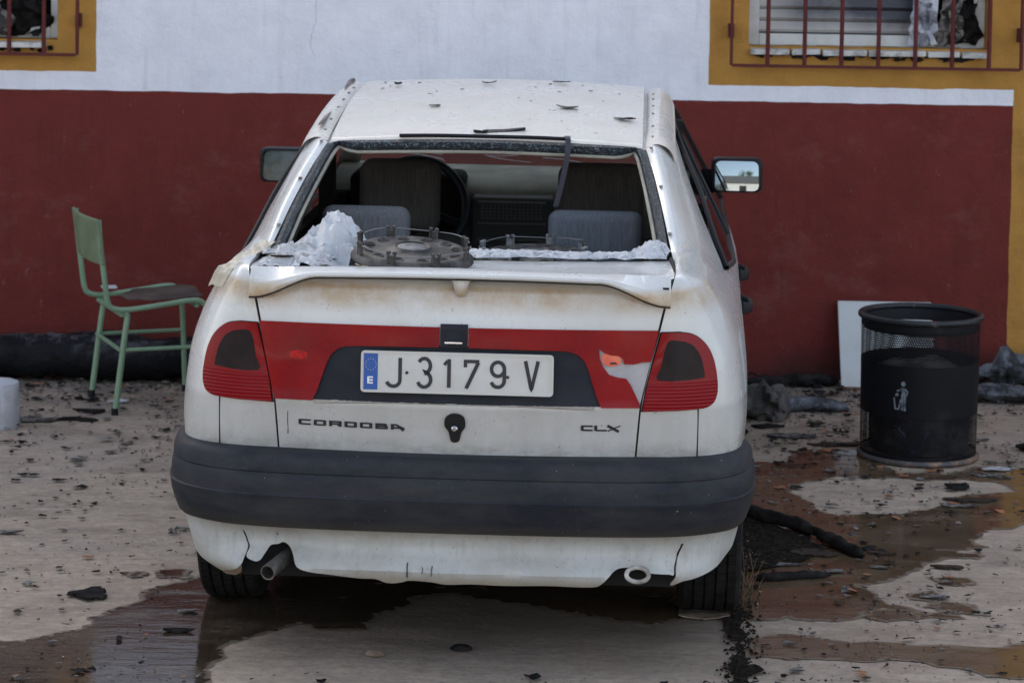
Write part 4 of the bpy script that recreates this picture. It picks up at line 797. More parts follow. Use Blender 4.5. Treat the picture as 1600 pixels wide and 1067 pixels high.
MB().lathe([(.182+.0155*math.cos(a*math.pi/6), .0155*math.sin(a*math.pi/6)) for a in range(12)], 48, close=True).build('wheel_rim', mat('steering_wheel_vinyl', (.03, .038, .05), .35), SW)
mb = MB(); mb.lathe([(0, .03), (.05, .028), (.06, .0), (.05, -.05)], 24)
for a in (-20, 200, 270): mb.tube([(.05*math.cos(R(a)), .05*math.sin(R(a)), .01), (.18*math.cos(R(a)), .18*math.sin(R(a)), 0)], .016, 8)
mb.build('hub', M['black'], SW)
# windscreen with cracks
def scr(x, t): return Vector((x, 2.61+.55*t-.06*(x/.6)**2*-1*0+.0, 1.385-.33*t))+Vector((0, -.06*(x/.6)**2, 0))
def scf(x, t): return scr(x, t), Vector((0, .5, .85)).normalized()
WS = MB().grid([[scr(x*(.50+.16*t), t) for x in [-1+k/8 for k in range(17)]] for t in (0, .33, .66, 1)]).build('windscreen', M['screen'], CAR)
rnd = random.Random(3); mb = MB()
for (x0, t0, a, L, c) in ((-.44, .62, 20, .20, 1), (-.40, .72, 50, .16, -1), (-.46, .78, 5, .22, .5), (-.12, .80, 40, .22, -.7), (-.02, .75, 20, .25, -.8), (.02, .78, 150, .16, .8), (.10, .82, 8, .32, .5), (.28, .70, -30, .20, .5), (.38, .74, -35, .12, .2), (-.36, .82, 15, .12, 1)):
    P = []; x, t, aa = x0, t0, R(a)
    for k in range(8): P.append((x, t)); x += L/8*math.cos(aa); t += L/8*math.sin(aa)*1.2; aa += c*.12+rnd.uniform(-.1, .1)
    stroke(P, .0022, scf, mb, .003, .002)
mb.build('glass_crack', M['crack'], WS, sharp=0)
# bonnet and nose
bon = surf([[Vector((x*w, y, z-.05*x*x*(1))) for x in (-1, -.6, 0, .6, 1)] for y, z, w in ((3.14, 1.03, .70), (3.3, 1.0, .72), (3.6, .93, .71), (3.9, .83, .67), (4.02, .74, .62), (4.06, .62, .60), (4.06, .40, .60), (4.0, .25, .58))], 4, 4); MB().grid(bon).build('bonnet', M['paint'], CAR, sharp=60)
# door mirrors
def mirror(s, mt, lab):
    x0, x1 = .752, .918
    prof_ = rrect(.178, .122, .022)
    def ring(k, y, dx=0): return [Vector((s*(.829+dx)+u*k, y+.0, 1.115+v*k)) for u, v in prof_]
    mb = MB(); mb.grid([ring(1, 2.58), ring(1.05, 2.60), ring(1.04, 2.64), ring(.9, 2.69, -.006), ring(.6, 2.72, -.012), ring(.02, 2.73, -.014)], True)
    H_ = mb.build('door_mirror', M['black'], CAR, sharp=50, label=lab)
    mb = MB(); mb.grid([ring(1.0, 2.581), ring(.91, 2.577), ring(.90, 2.596)], True); mb.build('bezel', M['black'], H_, sharp=30)
    mf = lambda u, v: (Vector((s*.829+u, 2.583+v*.125+(u*u+v*v)/1.5, 1.115+v)), Vector((0, -1, 0)))
    patch(rrect(.162, .111, .019), mf, .012, off=0, thick=.002).build('mirror_glass', M[mt], H_, sharp=50)
    mb = MB(); mb.grid([[Vector((s*.70, 2.66, 1.02)), Vector((s*.70, 2.78, 1.0)), Vector((s*.69, 2.78, 1.10)), Vector((s*.69, 2.66, 1.13))], [Vector((s*.765, 2.63, 1.055)), Vector((s*.765, 2.69, 1.055)), Vector((s*.765, 2.69, 1.13)), Vector((s*.765, 2.63, 1.13))]], True); mb.build('mirror_foot', M['black'], H_, sharp=50)
mirror(1, 'mirror', 'right door mirror with clear reflective glass'); mirror(-1, 'mirrordust', 'left door mirror with cracked dull glass')
#@@DECK
# ------------------------------------------------------------------ things on the car (car-local placement)
def place(o, x=0, y=0, z=0, rz=0):
    a = -.052; o.location = Vector((-.135+x*math.cos(a)-y*math.sin(a), 7.235+x*math.sin(a)+y*math.cos(a), z)); o.rotation_euler = (0, 0, a+rz); return o
def crumple(name, outline, zf, n, amp, seed, mt, sub=True, rim=.5):
    rnd = random.Random(seed); outline = jag(outline, .10, 2, rnd); V, F = tri2d(outline, [], .1, rnd, n); nb = len(outline)
    vs = []
    for i, (x, y) in enumerate(V):
        e = rim if i < nb else 1; vs.append((x+rnd.uniform(-1, 1)*amp*.4, y+rnd.uniform(-1, 1)*amp*.4, zf(x, y)+rnd.uniform(-.3, 1)*amp*e))
    mb = MB().add(vs, F); me_o = mb.build(name, M[mt], None, sharp=60); return me_o
# plastic bag heap on the left of the deck
def heap(cx, cy, h, rx, ry, base): return lambda x, y: base+h*max(0, 1-math.sqrt(((x-cx)/rx)**2+((y-cy)/ry)**2)+.30*noise.noise((x*13, y*13, base))*min(1, math.hypot(x-cx, y-cy)/.10)-.34*abs(noise.noise((x*22, y*22, 5+base)))-.12*abs(noise.noise((x*50, y*50, 2)))*min(1, math.hypot(x-cx, y-cy)/.05))
o = crumple('plastic_bag', [(-.53, .28), (-.46, .22), (-.40, .18), (-.36, .15), (-.32, .24), (-.27, .34), (-.27, .46), (-.34, .56), (-.44, .58), (-.52, .50)], heap(-.385, .42, .15, .15, .24, 1.085), 1100, .0055, 4, 'bag'); place(o); tag(o, 'crumpled translucent white plastic bag standing in a peak left of the wheel cover', 'plastic bag')
o = crumple('torn_paper', [(-.58, .30), (-.50, .20), (-.44, .15), (-.40, .12), (-.36, .16), (-.36, .26), (-.40, .36), (-.50, .42), (-.57, .40)], heap(-.47, .28, .045, .14, .16, 1.098), 800, .011, 6, 'cloth'); place(o); tag(o, 'crumpled white tissue paper heaped in front of the plastic bag on the deck', 'paper')
o = crumple('torn_paper', [(-.565, .13), (-.50, .11), (-.45, .13), (-.43, .20), (-.47, .27), (-.55, .25)], heap(-.5, .19, .02, .08, .08, 1.096), 160, .012, 7, 'cloth'); place(o); tag(o, 'flat grey-white scrap of paper with a black patch on the left corner of the boot', 'paper')
k_ = patch([(-.535, .165), (-.49, .175), (-.47, .165), (-.51, .148)], lambda u, v: (Vector((u, v, 1.122)), Vector((0, 0, 1))), .02, off=0, thick=.004); o = place(k_.build('black_scrap', M['char'], None, sharp=0)); tag(o, 'small black scrap on the paper at the left corner of the boot', 'scrap')
# white cloth along the rear edge of the shelf
def ridge(x, y): return 1.088+.009*math.exp(-((y-.52)/.05)**2)+.040*math.exp(-((x-.53)/.05)**2-((y-.55)/.06)**2)
o = crumple('plastic_sheet', [(-.06, .47), (.1, .455), (.3, .455), (.45, .46), (.565, .46), (.575, .52), (.54, .60), (.4, .57), (.2, .58), (0, .57), (-.08, .55)], ridge, 900, .009, 12, 'bag'); place(o); tag(o, 'strip of crumpled white plastic sheet along the right side of the rear window sill', 'plastic sheet')
# cream strip draped over the left corner
rows = []
for i in range(19):
    t = i/18; c = Vector((-.575, .42, 1.118)).lerp(Vector((-.655, .16, 1.075)), min(1, t*1.25)); c.x -= .03*sm(.7, 1, t); c.z -= .05*sm(.75, 1, t)
    rows.append([c+Vector((-.022+k*.011, -.006*k, .010+.006*math.sin(k*2+i)*rnd.random())) for k in range(5)])
o = place(MB().grid(rows).build('torn_tape', mat('cream_tape', (.5, .45, .36), .5, (.4, .34, .25), 20), None, sharp=0, solid=.002)); tag(o, 'torn strip of cream tape folded over the left rear corner of the car', 'tape')
# wheel covers
def wheelcover(name, label, x, y, z, r, tilt, mt, mclip, seed, flat=True):
    w = thing(name, label, 'wheel cover', group='wheel covers lying on the car'); place(w, x, y, z); w.rotation_euler = (tilt[0], tilt[1], w.rotation_euler[2]+.3)
    n = 60
    mb = MB(); pr = [(0.001, .028), (.030, .028), (.044, .025), (.050, .031), (.056, .024), (r*.45, .020), (r*.72, .017), (r*.84, .022), (r*.90, .020), (r, .004), (r*1.01, -.004), (r*.985, -.008), (r*.88, .008), (.05, .008), (.001, .008)]
    mb.lathe(pr, 64); d = mb.build('disc', M[mt], w, sharp=40)
    for k in range(12):
        a = k*math.pi/6; cx, cy = r*.74*math.cos(a), r*.74*math.sin(a)
        MB().lathe([(.0115, .0195), (.0135, .0225), (.0155, .0225), (.017, .016)], 14, Matrix.Translation((cx, cy, 0))).build('vent_rim', M[mt], d, sharp=40)
        MB().lathe([(.0005, .0196), (.0122, .0196)], 14, Matrix.Translation((cx, cy, 0))).build('vent_hole', M['bore'], d, sharp=0)
    MB().lathe([(.001, .0325), (.034, .031), (.043, .028)], 32).build('centre_cap', M['hubsilver'], w, sharp=40)
    for k in range(8):
        a = k*math.pi/4+.2; mx = Matrix.Translation((r*.93*math.cos(a), r*.93*math.sin(a), 0)) @ Matrix.Rotation(a, 4, 'Z')
        c = MB().box(-.004, .004, -.013, -.008, .006, .043, mx).box(-.004, .004, .008, .013, .006, .043, mx).box(-.002, .003, -.008, .008, .006, .038, mx).box(-.006, .006, -.0135, -.004, .041, .049, mx).box(-.006, .006, .004, .0135, .041, .049, mx)
        c.build('clip', M[mclip], w, sharp=0, bevel=.0012, seg=2)
    mb = MB(); mb.tube([((r*.945)*math.cos(a), (r*.945)*math.sin(a), .040+.003*math.sin(4*a)) for a in [i*2*math.pi/64 for i in range(63)]], .0016, 6); mb.build('spring_ring', M['wire'], w)
    return w
wheelcover('wheel_cover', 'dirty wheel cover lying face down behind the spoiler with clips and wire ring showing', -.150, .275, 1.112, .172, (.12, .02, 0), 'hub', 'clipdark', 1)
wheelcover('wheel_cover', 'second wheel cover sunk behind the rear window sill, only its grey clips and wire showing', .17, .76, 1.043, .172, (.05, -.03, 0), 'hub', 'clip', 2)
# cardboard/yellowish flap beside the first cover
o = crumple('plastic_shard', [(-.30, .16), (-.27, .13), (-.24, .16), (-.22, .26), (-.24, .36), (-.285, .30)], lambda x, y: 1.10, 14, .010, 22, 'card'); place(o); tag(o, 'dirty beige plastic shard beside the left edge of the wheel cover', 'shard')
# rubber strips by the top edge of the window
def strip(pts, w, mt, name, label, cat='rubber strip'):
    P = spline(pts, 6); mb = MB(); mb.grid([[p+Vector((-w/2, 0, 0)), p+Vector((w/2, 0, 0))] for p in P]); o = place(mb.build(name, M[mt], None, sharp=0, solid=.005, off=0)); return tag(o, label, cat)
strip([(.252, 1.14, 1.378), (.256, 1.10, 1.375), (.257, 1.085, 1.340), (.250, 1.085, 1.29), (.240, 1.085, 1.24), (.228, 1.085, 1.19), (.222, 1.085, 1.165)], .017, 'rubber', 'rubber_strip', 'dark blue rubber strip hanging from the top edge into the rear window opening')
mb = MB(); mb.tube(spline([(-.27, 1.13, 1.371), (-.15, 1.118, 1.375), (0, 1.110, 1.376), (.14, 1.118, 1.375), (.252, 1.125, 1.372)], 6), .0065, 6); o = place(mb.build('window_seal_strip', M['black'], None)); tag(o, 'black window seal lying along the rear edge of the roof', 'rubber strip')
mb = MB(); mb.grid([[Vector((-.015, 1.16, 1.380)), Vector((-.015, 1.20, 1.389))], [Vector((.05, 1.18, 1.385)), Vector((.05, 1.21, 1.391))], [Vector((.118, 1.20, 1.397)), Vector((.118, 1.22, 1.398))]]); o = place(mb.build('seal_piece', M['black'], None, sharp=0, solid=.006)); tag(o, 'short black strip of seal tilted on the rear edge of the roof', 'rubber strip')
# ash flakes on the roof
def roofz(x, y):
    for i in range(len(ry)-1):
        if ry[i][0] <= y <= ry[i+1][0] or i == len(ry)-2: t = (y-ry[i][0])/(ry[i+1][0]-ry[i][0]); return ry[i][1]+(ry[i+1][1]-ry[i][1])*t+.020*(1-(x/.487)**2)
def flake(rnd, r, asp=1., curl=.1, th=.0025, jg=.12, n=8, rot=None):
    th *= .55; jg *= 1.7
    base = [(r*(1+rnd.uniform(-.35, .25))*math.cos(k*2*math.pi/n), asp*r*(1+rnd.uniform(-.35, .25))*math.sin(k*2*math.pi/n)) for k in range(n)]
    base = jag(base, jg, 2 if r > .04 else 1, rnd); a = rnd.uniform(0, 6.28) if rot is None else rot; ca, sa = math.cos(a), math.sin(a)
    base = [(x*ca-y*sa, x*sa+y*ca) for x, y in base]; c2 = rnd.uniform(0, 3.14); cu = rnd.uniform(.3, 1)*curl
    V, F = tri2d(base, [], max(r*.5, .012)); L = len(V)
    zz = lambda x, y: cu*((x*math.cos(c2)+y*math.sin(c2))**2)/r+.15*r*curl*noise.noise((x/r*2, y/r*2, r*99))
    vs = [(x, y, zz(x, y)+th) for x, y in V]+[(x, y, zz(x, y)-th) for x, y in V]; cnt = {}
    for f in F:
        for i in range(3): cnt[(f[i], f[(i+1) % 3])] = 1
    fs = [tuple(f) for f in F]+[tuple(i+L for i in reversed(f)) for f in F]+[(e[1], e[0], e[0]+L, e[1]+L) for e in cnt if (e[1], e[0]) not in cnt]
    return MB().add(vs, fs)
rnd = random.Random(11)
for (x, y, r, mt, lab) in ((.43, 1.42, .034, 'char', 'black charred flake near the right rear corner of the roof'), (.245, 1.52, .034, 'ash', 'pale curled ash flake right of the middle of the roof'), (-.19, 1.50, .020, 'ash', 'pair-sized grey ash flake left of the middle near the rear edge of the roof'), (-.05, 1.98, .026, 'ash', 'long thin grey ash flake in the middle of the roof'), (.20, 2.10, .026, 'ash', 'grey ash flake towards the front right of the roof'), (-.36, 2.0, .014, 'char', 'small dark flake towards the front left of the roof'), (-.02, 1.17, .022, 'char', 'black lump of burnt rubber on the rear edge of the roof')):
    o = flake(rnd, r, .55, .25, .003 if mt != 'char' or r > .03 else .006, rot=rnd.uniform(-.3, .3)).build('ash_flake', M[mt], None, sharp=0); place(o, x, y, roofz(x, y)+.009); tag(o, lab, 'ash flake', 'ash flakes on the car roof')
for k in range(26):
    x, y = rnd.uniform(-.44, .44), rnd.uniform(1.3, 2.15); r = rnd.uniform(.003, .010)
    o = flake(rnd, r, .6, .2, .0015, n=6).build('ash_flake', M['char' if k % 3 else 'ash'], None, sharp=0); place(o, x, y, roofz(x, y)+.003); tag(o, 'tiny fleck of ash on the car roof', 'ash flake', 'tiny ash flecks on the car roof')
#@@YARD
# ------------------------------------------------------------------ chair
ch_ = thing('school_chair', 'pale green tubular steel school chair with green back panel and scorched seat', 'chair', (-1.57, 10.75, 0), 0)
uu = Vector((-.372, .928, 0)); vv = Vector((.928, .372, 0)); Z = Vector((0, 0, 1)); cw = .415
c3 = lambda a, f_, z: uu*a*cw+vv*f_+Z*z
for a in (0, 1):
    MB().tube(spline([c3(a, -.078, .79), c3(a, -.072, .71), c3(a, -.052, .55), c3(a, -.038, .46), c3(a, -.015, .432), c3(a, .05, .425), c3(a, .20, .440), c3(a, .31, .452), c3(a, .355, .44), c3(a, .375, .395), c3(a, .385, .25), c3(a, .395, .012)], 5), .0115, 10).build('side_frame', M['green'], ch_)
    MB().tube(spline([c3(a, .03, .412), c3(a, .042, .395), c3(a, .03, .30), c3(a, -.005, .012)], 5), .0125, 10).build('leg', M['green'], ch_)
    MB().tube([c3(a, .012, .262), c3(a, .385, .262)], .0085, 8).build('stretcher', M['green'], ch_)
    for q in ((-.006, 'leg'), (.395, 'f')): MB().tube([c3(a, q[0], .0), c3(a, q[0], .028)], .0145, 10).build('rubber_foot', M['black'], ch_)
MB().tube([c3(0, .015, .262), c3(1, .015, .262)], .0085, 8).build('stretcher', M['green'], ch_); MB().tube([c3(0, .02, .405), c3(1, .02, .405)], .010, 8).build('crossbar', M['green'], ch_); MB().tube([c3(0, .33, .43), c3(1, .33, .43)], .009, 8).build('crossbar', M['green'], ch_)
rows = [[c3(a, -.062+(-.026)*t-.03*math.sin(a*math.pi)*0+.018*(1-(2*a-1)**2)*-1, .610+.185*t) for a in [-.04+1.08*k/8 for k in range(9)]] for t in [0, .08, .25, .5, .75, .92, 1]]
MB().grid(rows).build('backrest', M['greenboard'], ch_, sharp=50, solid=.014, off=0, bevel=.004)
fl = [(.06, .06), (.14, .02), (.24, .01), (.36, .02), (.37, .20), (.35, .33), (.24, .30), (.16, .34), (.10, .22), (.05, .15)]
V, F = tri2d(jag(fl, .05, 2, random.Random(2)), [], .05)
MB().add([tuple(uu*y+vv*x+Z*(.452+.05*(x-.1)+.012*math.sin(y*9))) for x, y in V], F).build('seat', M['seatboard'], ch_, sharp=0, solid=.004, off=0)
mb = MB(); mb.box(.0, .06, -.03, .02, -.004, .004, Matrix.Translation(tuple(uu*.40+vv*.03+Z*.46)) @ Matrix.Rotation(.3, 4, 'Z')); o = mb.build('plaster_scrap', M['plaster'], None, sharp=0); o.location = ch_.location; tag(o, 'small white plaster scrap on the far back corner of the green chair seat', 'scrap')
# ------------------------------------------------------------------ bin
bn = thing('litter_bin', 'round black perforated metal litter bin with rolled rim and faded white litter symbol', 'litter bin', (1.58, 10.22, .0), .15)
r0, h = .226, .545; n = 96; me = bpy.data.meshes.new('bin_wall'); vs = []; fs = []; uvs = []
zs = [.012, .2, .4, h]
for z in zs: vs += [(r0*(.975+.025*z/h)*math.cos(k*2*math.pi/n), r0*(.975+.025*z/h)*math.sin(k*2*math.pi/n), z) for k in range(n)]
for i in range(3):
    for k in range(n): fs.append((i*n+k, i*n+(k+1) % n, (i+1)*n+(k+1) % n, (i+1)*n+k)); uvs += [(k/n, zs[i]/h), ((k+1)/n, zs[i]/h), ((k+1)/n, zs[i+1]/h), (k/n, zs[i+1]/h)]
me.from_pydata(vs, [], fs); ul = me.uv_layers.new(name='UVMap')
for i, q in enumerate(uvs): ul.data[i].uv = q
me.shade_smooth(); me.materials.append(M['perf']); o = bpy.data.objects.new('bin_wall', me); C.objects.link(o); o.parent = bn
MB().lathe([(r0*1.005+.0125*math.cos(a*math.pi/5), h+.0125*math.sin(a*math.pi/5)) for a in range(10)], 96, close=True).build('rim', M['rimmetal'], bn)
MB().lathe([(r0*.985+.010*math.cos(a*math.pi/5), .012+.012*math.sin(a*math.pi/5)) for a in range(10)], 96, close=True).build('base_ring', M['rustrim'], bn)
MB().lathe([(.001, .03), (r0*.97, .03)], 48).build('floor_plate', M['rustrim'], bn, sharp=0)
MB().lathe([(r0*.965, h-.01), (r0*.955, h-.05)], 72).build('inner_collar', M['black'], bn)
def binf(u, v): a = R(-90-.15*57.3)+u/r0; rr_ = r0*(.975+.025*v/h); return Vector((rr_*math.cos(a), rr_*math.sin(a), v)), Vector((math.cos(a), math.sin(a), 0))
# litter symbol: figure dropping litter into a basket
mb = MB(); ox, oz = -.131, .215
G = lambda *p: [(ox+x, oz+z) for x, z in p]
stroke(G((.0, .046), (.006, .004), (.020, .004), (.027, .040)), .0055, binf, mb, .0015, .001)
stroke(G((.033, .000), (.0335, .060)), .008, binf, mb, .0015, .001); stroke(G((.044, -.002), (.0435, .060)), .008, binf, mb, .0018, .001); stroke(G((.038, .056), (.038, .085)), .013, binf, mb, .0021, .001)
stroke(G((.035, .084), (.024, .076), (.012, .072)), .006, binf, mb, .0024, .001); stroke(G((.044, .082), (.053, .072), (.050, .056)), .005, binf, mb, .0027, .001)
patch(arc(ox+.037, oz+.1, .0085, .0095, 0, 330, 11), binf, .01, off=.003, thick=.002, mb=mb); patch(G((.006, .052), (.018, .052), (.018, .064), (.008, .064)), binf, .01, off=.003, thick=.002, mb=mb)
mb.build('litter_symbol', M['logo'], bn, sharp=0)
MB().lathe([(.001, .36), (.08, .37), (.15, .345), (.18, .30), (.19, .22), (.19, .12), (.185, .035), (.001, .033)], 40).build('rubbish', mat('rubbish_sack', (.02, .019, .018), .7, (.085, .078, .07), 9, spec=.2, lo=.5, hi=.6), None)
rb = bpy.data.objects['rubbish']; rb.location = (1.585, 10.225, 0)
for v in rb.data.vertices: v.co += Vector((noise.noise(v.co*9), noise.noise(v.co*9+Vector((5, 0, 0))), noise.noise(v.co*9+Vector((0, 7, 0)))))*.035*min(1, v.co.z*8)*(1 if v.co.xy.length < .17 else -abs(.3))
tag(rb, 'black rubbish sack filling the lower half of the litter bin', 'rubbish sack')
o = crumple('blue_bag', [(-.12, -.175), (-.05, -.20), (.02, -.20), (.0, -.188), (-.06, -.186), (-.11, -.165)], lambda x, y: .10+.05*math.sin(x*40), 30, .02, 31, 'bag'); o.data.materials[0] = mat('blue_plastic', (.02, .06, .13), .5, (.04, .09, .16), 9); o.location = (1.58, 10.22, 0); tag(o, 'scrap of blue plastic low behind the front mesh of the litter bin', 'plastic bag')
# ------------------------------------------------------------------ board, roll, fleece and debris
t = Matrix.Rotation(R(-18), 4, 'X')
w = thing('white_board', 'square white board leaning against the red wall behind the litter bin', 'board', (1.655, 11.56, 0), 0)
mx = Matrix.Rotation(R(-30), 4, 'X')
MB().box(-.205, .205, -.009, .009, .012, .41, mx).build('panel', M['boardwhite'], w, sharp=0, bevel=.003); MB().box(-.203, .203, -.0085, .0085, -.008, .0118, mx).build('bare_edge', M['chip'], w, sharp=0)
def lumpbody(name, path, rad, seed, mt, label, cat, amp=.25, fr=6, flat=.8):
    P = spline(path, 8); rows = []
    for i, p in enumerate(P):
        t_ = (P[min(i+1, len(P)-1)]-P[max(i-1, 0)]).normalized(); a = Vector((-t_.y, t_.x, 0)); rr_ = (rad[0]+(rad[1]-rad[0])*i/len(P)); e = min(1, .25+min(i, len(P)-1-i)*.25)
        row = []
        for k in range(22):
            an = k*2*math.pi/22; d = a*math.cos(an)+Vector((0, 0, 1))*math.sin(an); q = p+d*rr_*e; nn = noise.fractal(q*fr+Vector((seed, 0, 0)), .9, 2.1, 5); q2 = p+d*rr_*e*(1+amp*nn*1.4); q2.z = p.z+(q2.z-p.z)*flat; q2.z = max(q2.z, .003)
            row.append(q2)
        rows.append(row)
    mb = MB(); mb.grid(rows, True); L = len(P); mb.f += [tuple(range(22)), tuple((L-1)*22+k for k in reversed(range(22)))]
    return tag(mb.build(name, M[mt], None, sharp=50), label, cat)
lumpbody('charred_roll', [(-3.0, 11.48, .10), (-2.5, 11.48, .10), (-2.1, 11.49, .105), (-1.75, 11.52, .11), (-1.4, 11.55, .10), (-1.05, 11.57, .095), (-.7, 11.6, .09)], (.115, .105), 1, 'roll', 'long lumpy roll of charred roofing felt lying along the wall foot behind the green chair', 'charred roll', .28, 5)
lumpbody('fleece_bundle', [(2.05, 11.60, .08), (2.3, 11.58, .09), (2.7, 11.6, .09)], (.075, .09), 5, 'fleece', 'fluffy grey insulation heap at the foot of the yellow pillar', 'insulation', .8, 11)
lumpbody('charred_tube', [(1.93, 11.40, .045), (2.2, 11.32, .04), (2.6, 11.25, .04)], (.05, .06), 7, 'fleece', 'flat dark grey roll in front of the fluffy insulation heap', 'charred roll', .4, 9, .6)
lumpbody('charred_lump', [(2.02, 10.02, .05), (2.15, 9.85, .07), (2.35, 9.75, .07)], (.08, .13), 9, 'char', 'rough black charred lump at the right edge near the litter bin', 'charred lump', .45, 9)
lumpbody('charred_lump', [(1.98, 10.35, .02), (2.2, 10.3, .03), (2.4, 10.28, .03)], (.05, .06), 19, 'char', 'low black charred piece behind the large lump at the right edge', 'charred lump', .45, 9, .6)
lumpbody('burnt_cloth', [(.82, 10.98, .03), (.95, 10.94, .05), (1.08, 10.92, .05), (1.16, 10.9, .03)], (.13, .12), 11, 'ash', 'dark grey twisted burnt cloth bundle beside the car near the wall', 'burnt cloth', .55, 10, .6).data.materials[0] = mat('burnt_grey_cloth', (.03, .028, .028), .9, (.10, .09, .085), 12, bump=.01, bscale=30)
lumpbody('grey_bundle', [(1.10, 11.07, .02), (1.25, 11.09, .03), (1.42, 11.07, .02)], (.055, .05), 13, 'fleece', 'flattened silvery grey bundle lying right of the burnt cloth', 'burnt cloth', .3, 8, .6)
lumpbody('charred_stick', [(.75, 9.26, .025), (.831, 9.162, .025), (.90, 9.06, .028), (.976, 8.969, .03), (1.03, 8.86, .03), (1.065, 8.799, .028), (1.12, 8.68, .022), (1.165, 8.594, .015)], (.022, .020), 15, 'char', 'long black charred stick lying in the brown puddle beside the car', 'charred stick', .35, 14, 1)
lumpbody('rubber_piece', [(.78, 8.31, .01), (.86, 8.31, .014), (.94, 8.34, .014), (1.03, 8.36, .01)], (.020, .014), 17, 'char', 'short ribbed black rubber piece in the puddle near the right rear wheel', 'rubber piece', .25, 30, .8)
lumpbody('charred_stick', [(1.0, 11.6, .02), (1.3, 11.62, .03), (1.45, 11.66, .02)], (.03, .02), 27, 'char', 'black burnt debris strip at the wall foot left of the white board', 'charred stick', .4, 14, 1)
mb = MB(); mb.lathe([(.001, .178), (.075, .178), (.085, .174), (.088, .16), (.092, .0)], 32); o = mb.build('plaster_pot', M['plaster'], None, sharp=40); o.location = (-2.005, 10.5, 0); tag(o, 'chipped white cylindrical block at the left edge of the yard', 'block')
rnd = random.Random(21)
BIG = [(1.001, 8.645, .085, .5, 'brown', 'dark brown flat slab in the puddle under the charred stick', 'slab'), (1.655, 9.455, .085, .35, 'brown', 'dark brown oblong slab by the edge of the dry patch in front of the bin', 'slab'),
 (1.64, 9.665, .055, .8, 'char', 'black diamond-shaped charred flake on the dry patch in front of the bin', 'charred flake'), (-1.24, 7.99, .072, .85, 'char', 'large cracked charred slab beside the left puddle', 'slab'),
 (.60, 7.868, .075, .4, 'card', 'brown cardboard scrap against the right rear tyre', 'cardboard'), (1.32, 8.13, .055, .4, 'ash', 'largest pale ash flake on the dry concrete at the right', 'ash flake'),
 (-1.12, 11.0, .10, .5, 'card', 'cardboard sheet behind the chair by the car', 'cardboard'), (-1.02, 11.2, .12, .4, 'ash', 'grey sheet lying at the wall foot right of the chair', 'sheet'), (-.98, 10.9, .06, .8, 'brown', 'brown block of board standing right of the chair legs', 'board'),
 (-1.86, 10.60, .09, .5, 'ash', 'grey-white mortar slab beside the white block', 'mortar slab'), (-1.70, 10.62, .10, .3, 'char', 'black charred strip beside the mortar slab', 'charred strip'), (-1.68, 10.8, .08, .4, 'char', 'black charred strip behind the mortar slab', 'charred strip'), (-1.60, 11.0, .04, .8, 'plaster', 'white plaster lump near the chair legs', 'plaster lump'), (-1.97, 10.15, .05, .6, 'plaster', 'pale plaster flake at the left edge', 'plaster flake'),
 (1.12, 10.53, .10, .4, 'ash', 'long pale grey sheet fragment right of the car beyond the puddle', 'sheet'), (1.06, 10.72, .07, .5, 'char', 'black charred fragment in front of the burnt cloth', 'charred flake'), (1.28, 10.38, .10, .35, 'brown', 'thin dark board lying at the far edge of the puddle', 'board'), (1.42, 10.42, .04, .7, 'leaf', 'yellow-brown leaf beside the left foot of the bin', 'leaf'),
 (1.60, 9.36, .07, .3, 'ash', 'thin grey sheet fragment below the oblong slab', 'sheet'), (1.84, 9.98, .06, .5, 'cloth', 'white crumpled scrap at the right foot of the bin', 'scrap'), (1.80, 9.86, .07, .35, 'ash', 'grey layered flake in front of the bin at its right side', 'ash flake'), (1.60, 9.93, .045, .4, 'leaf', 'reddish leaf touching the front of the bin base', 'leaf'),
 (-.93, 7.83, .035, .4, 'ash', 'grey ash flake beside the left rear tyre', 'ash flake'), (-.93, 7.62, .05, .3, 'char', 'black elongated flake in the left puddle', 'charred flake'), (.90, 8.50, .08, .2, 'ash', 'thin grey strip near the right rear tyre', 'sheet'), (1.05, 8.42, .035, .5, 'ash', 'pale flake near the ribbed rubber piece', 'ash flake'), (1.20, 8.48, .03, .5, 'ash', 'pale curled flake right of the rubber piece', 'ash flake'),
 (1.24, 8.66, .05, .25, 'brown', 'dark splinter at the right end of the charred stick', 'splinter'), (1.42, 8.50, .05, .35, 'brown', 'dark brown chip where the puddle narrows at the right', 'splinter'), (-1.63, 8.75, .045, .4, 'ash', 'pale flat flake on the concrete at far left', 'ash flake'), (-.80, 9.95, .0, 1, 'char', '', '')]
for x, y, r, asp, mt, lab, cat in BIG:
    if r <= 0: continue
    o = flake(rnd, r, asp, .12 if r > .06 else .25, .006 if mt in ('brown', 'char') else .003, .08, 9, rot=rnd.uniform(-.25, .25)).build(cat.replace(' ', '_'), M[mt], None, sharp=0); o.location = (x, y, .007); tag(o, lab, cat)
for x, y, r, mt, lab in ((-.356, 7.42, .022, 'card', 'round brown stone on the dry concrete behind the car'), (-.115, 7.49, .026, 'char', 'flat dark round stone right of the brown one')):
    mb = MB().lathe([(.001, .012), (r*.7, .010), (r, .003), (r*.95, 0)], 18, Matrix.Diagonal((1.25, 1, 1, 1))); o = mb.build('stone', M[mt], None, sharp=60); o.location = (x, y, .004); tag(o, lab, 'stone')
def clear(x, y):
    lx, ly = x+.135, y-7.235
    if -.86 < lx-.052*ly*-1*0 and abs(lx-(.052*ly)) < .86 and ly > .0: return False
    if math.hypot(x-1.58, y-10.22) < .27: return False
    return True
KIND = [('charred_flake', 'char', 'small black charred flake scattered on the concrete yard', 'charred flakes on the yard', 120), ('ash_flake', 'ash', 'small pale grey ash flake scattered on the concrete yard', 'ash flakes on the yard', 110), ('splinter', 'brown', 'small dark brown splinter scattered on the concrete yard', 'splinters on the yard', 45), ('dry_leaf', 'leaf', 'small dry orange-brown leaf scattered on the concrete yard', 'dry leaves on the yard', 22)]
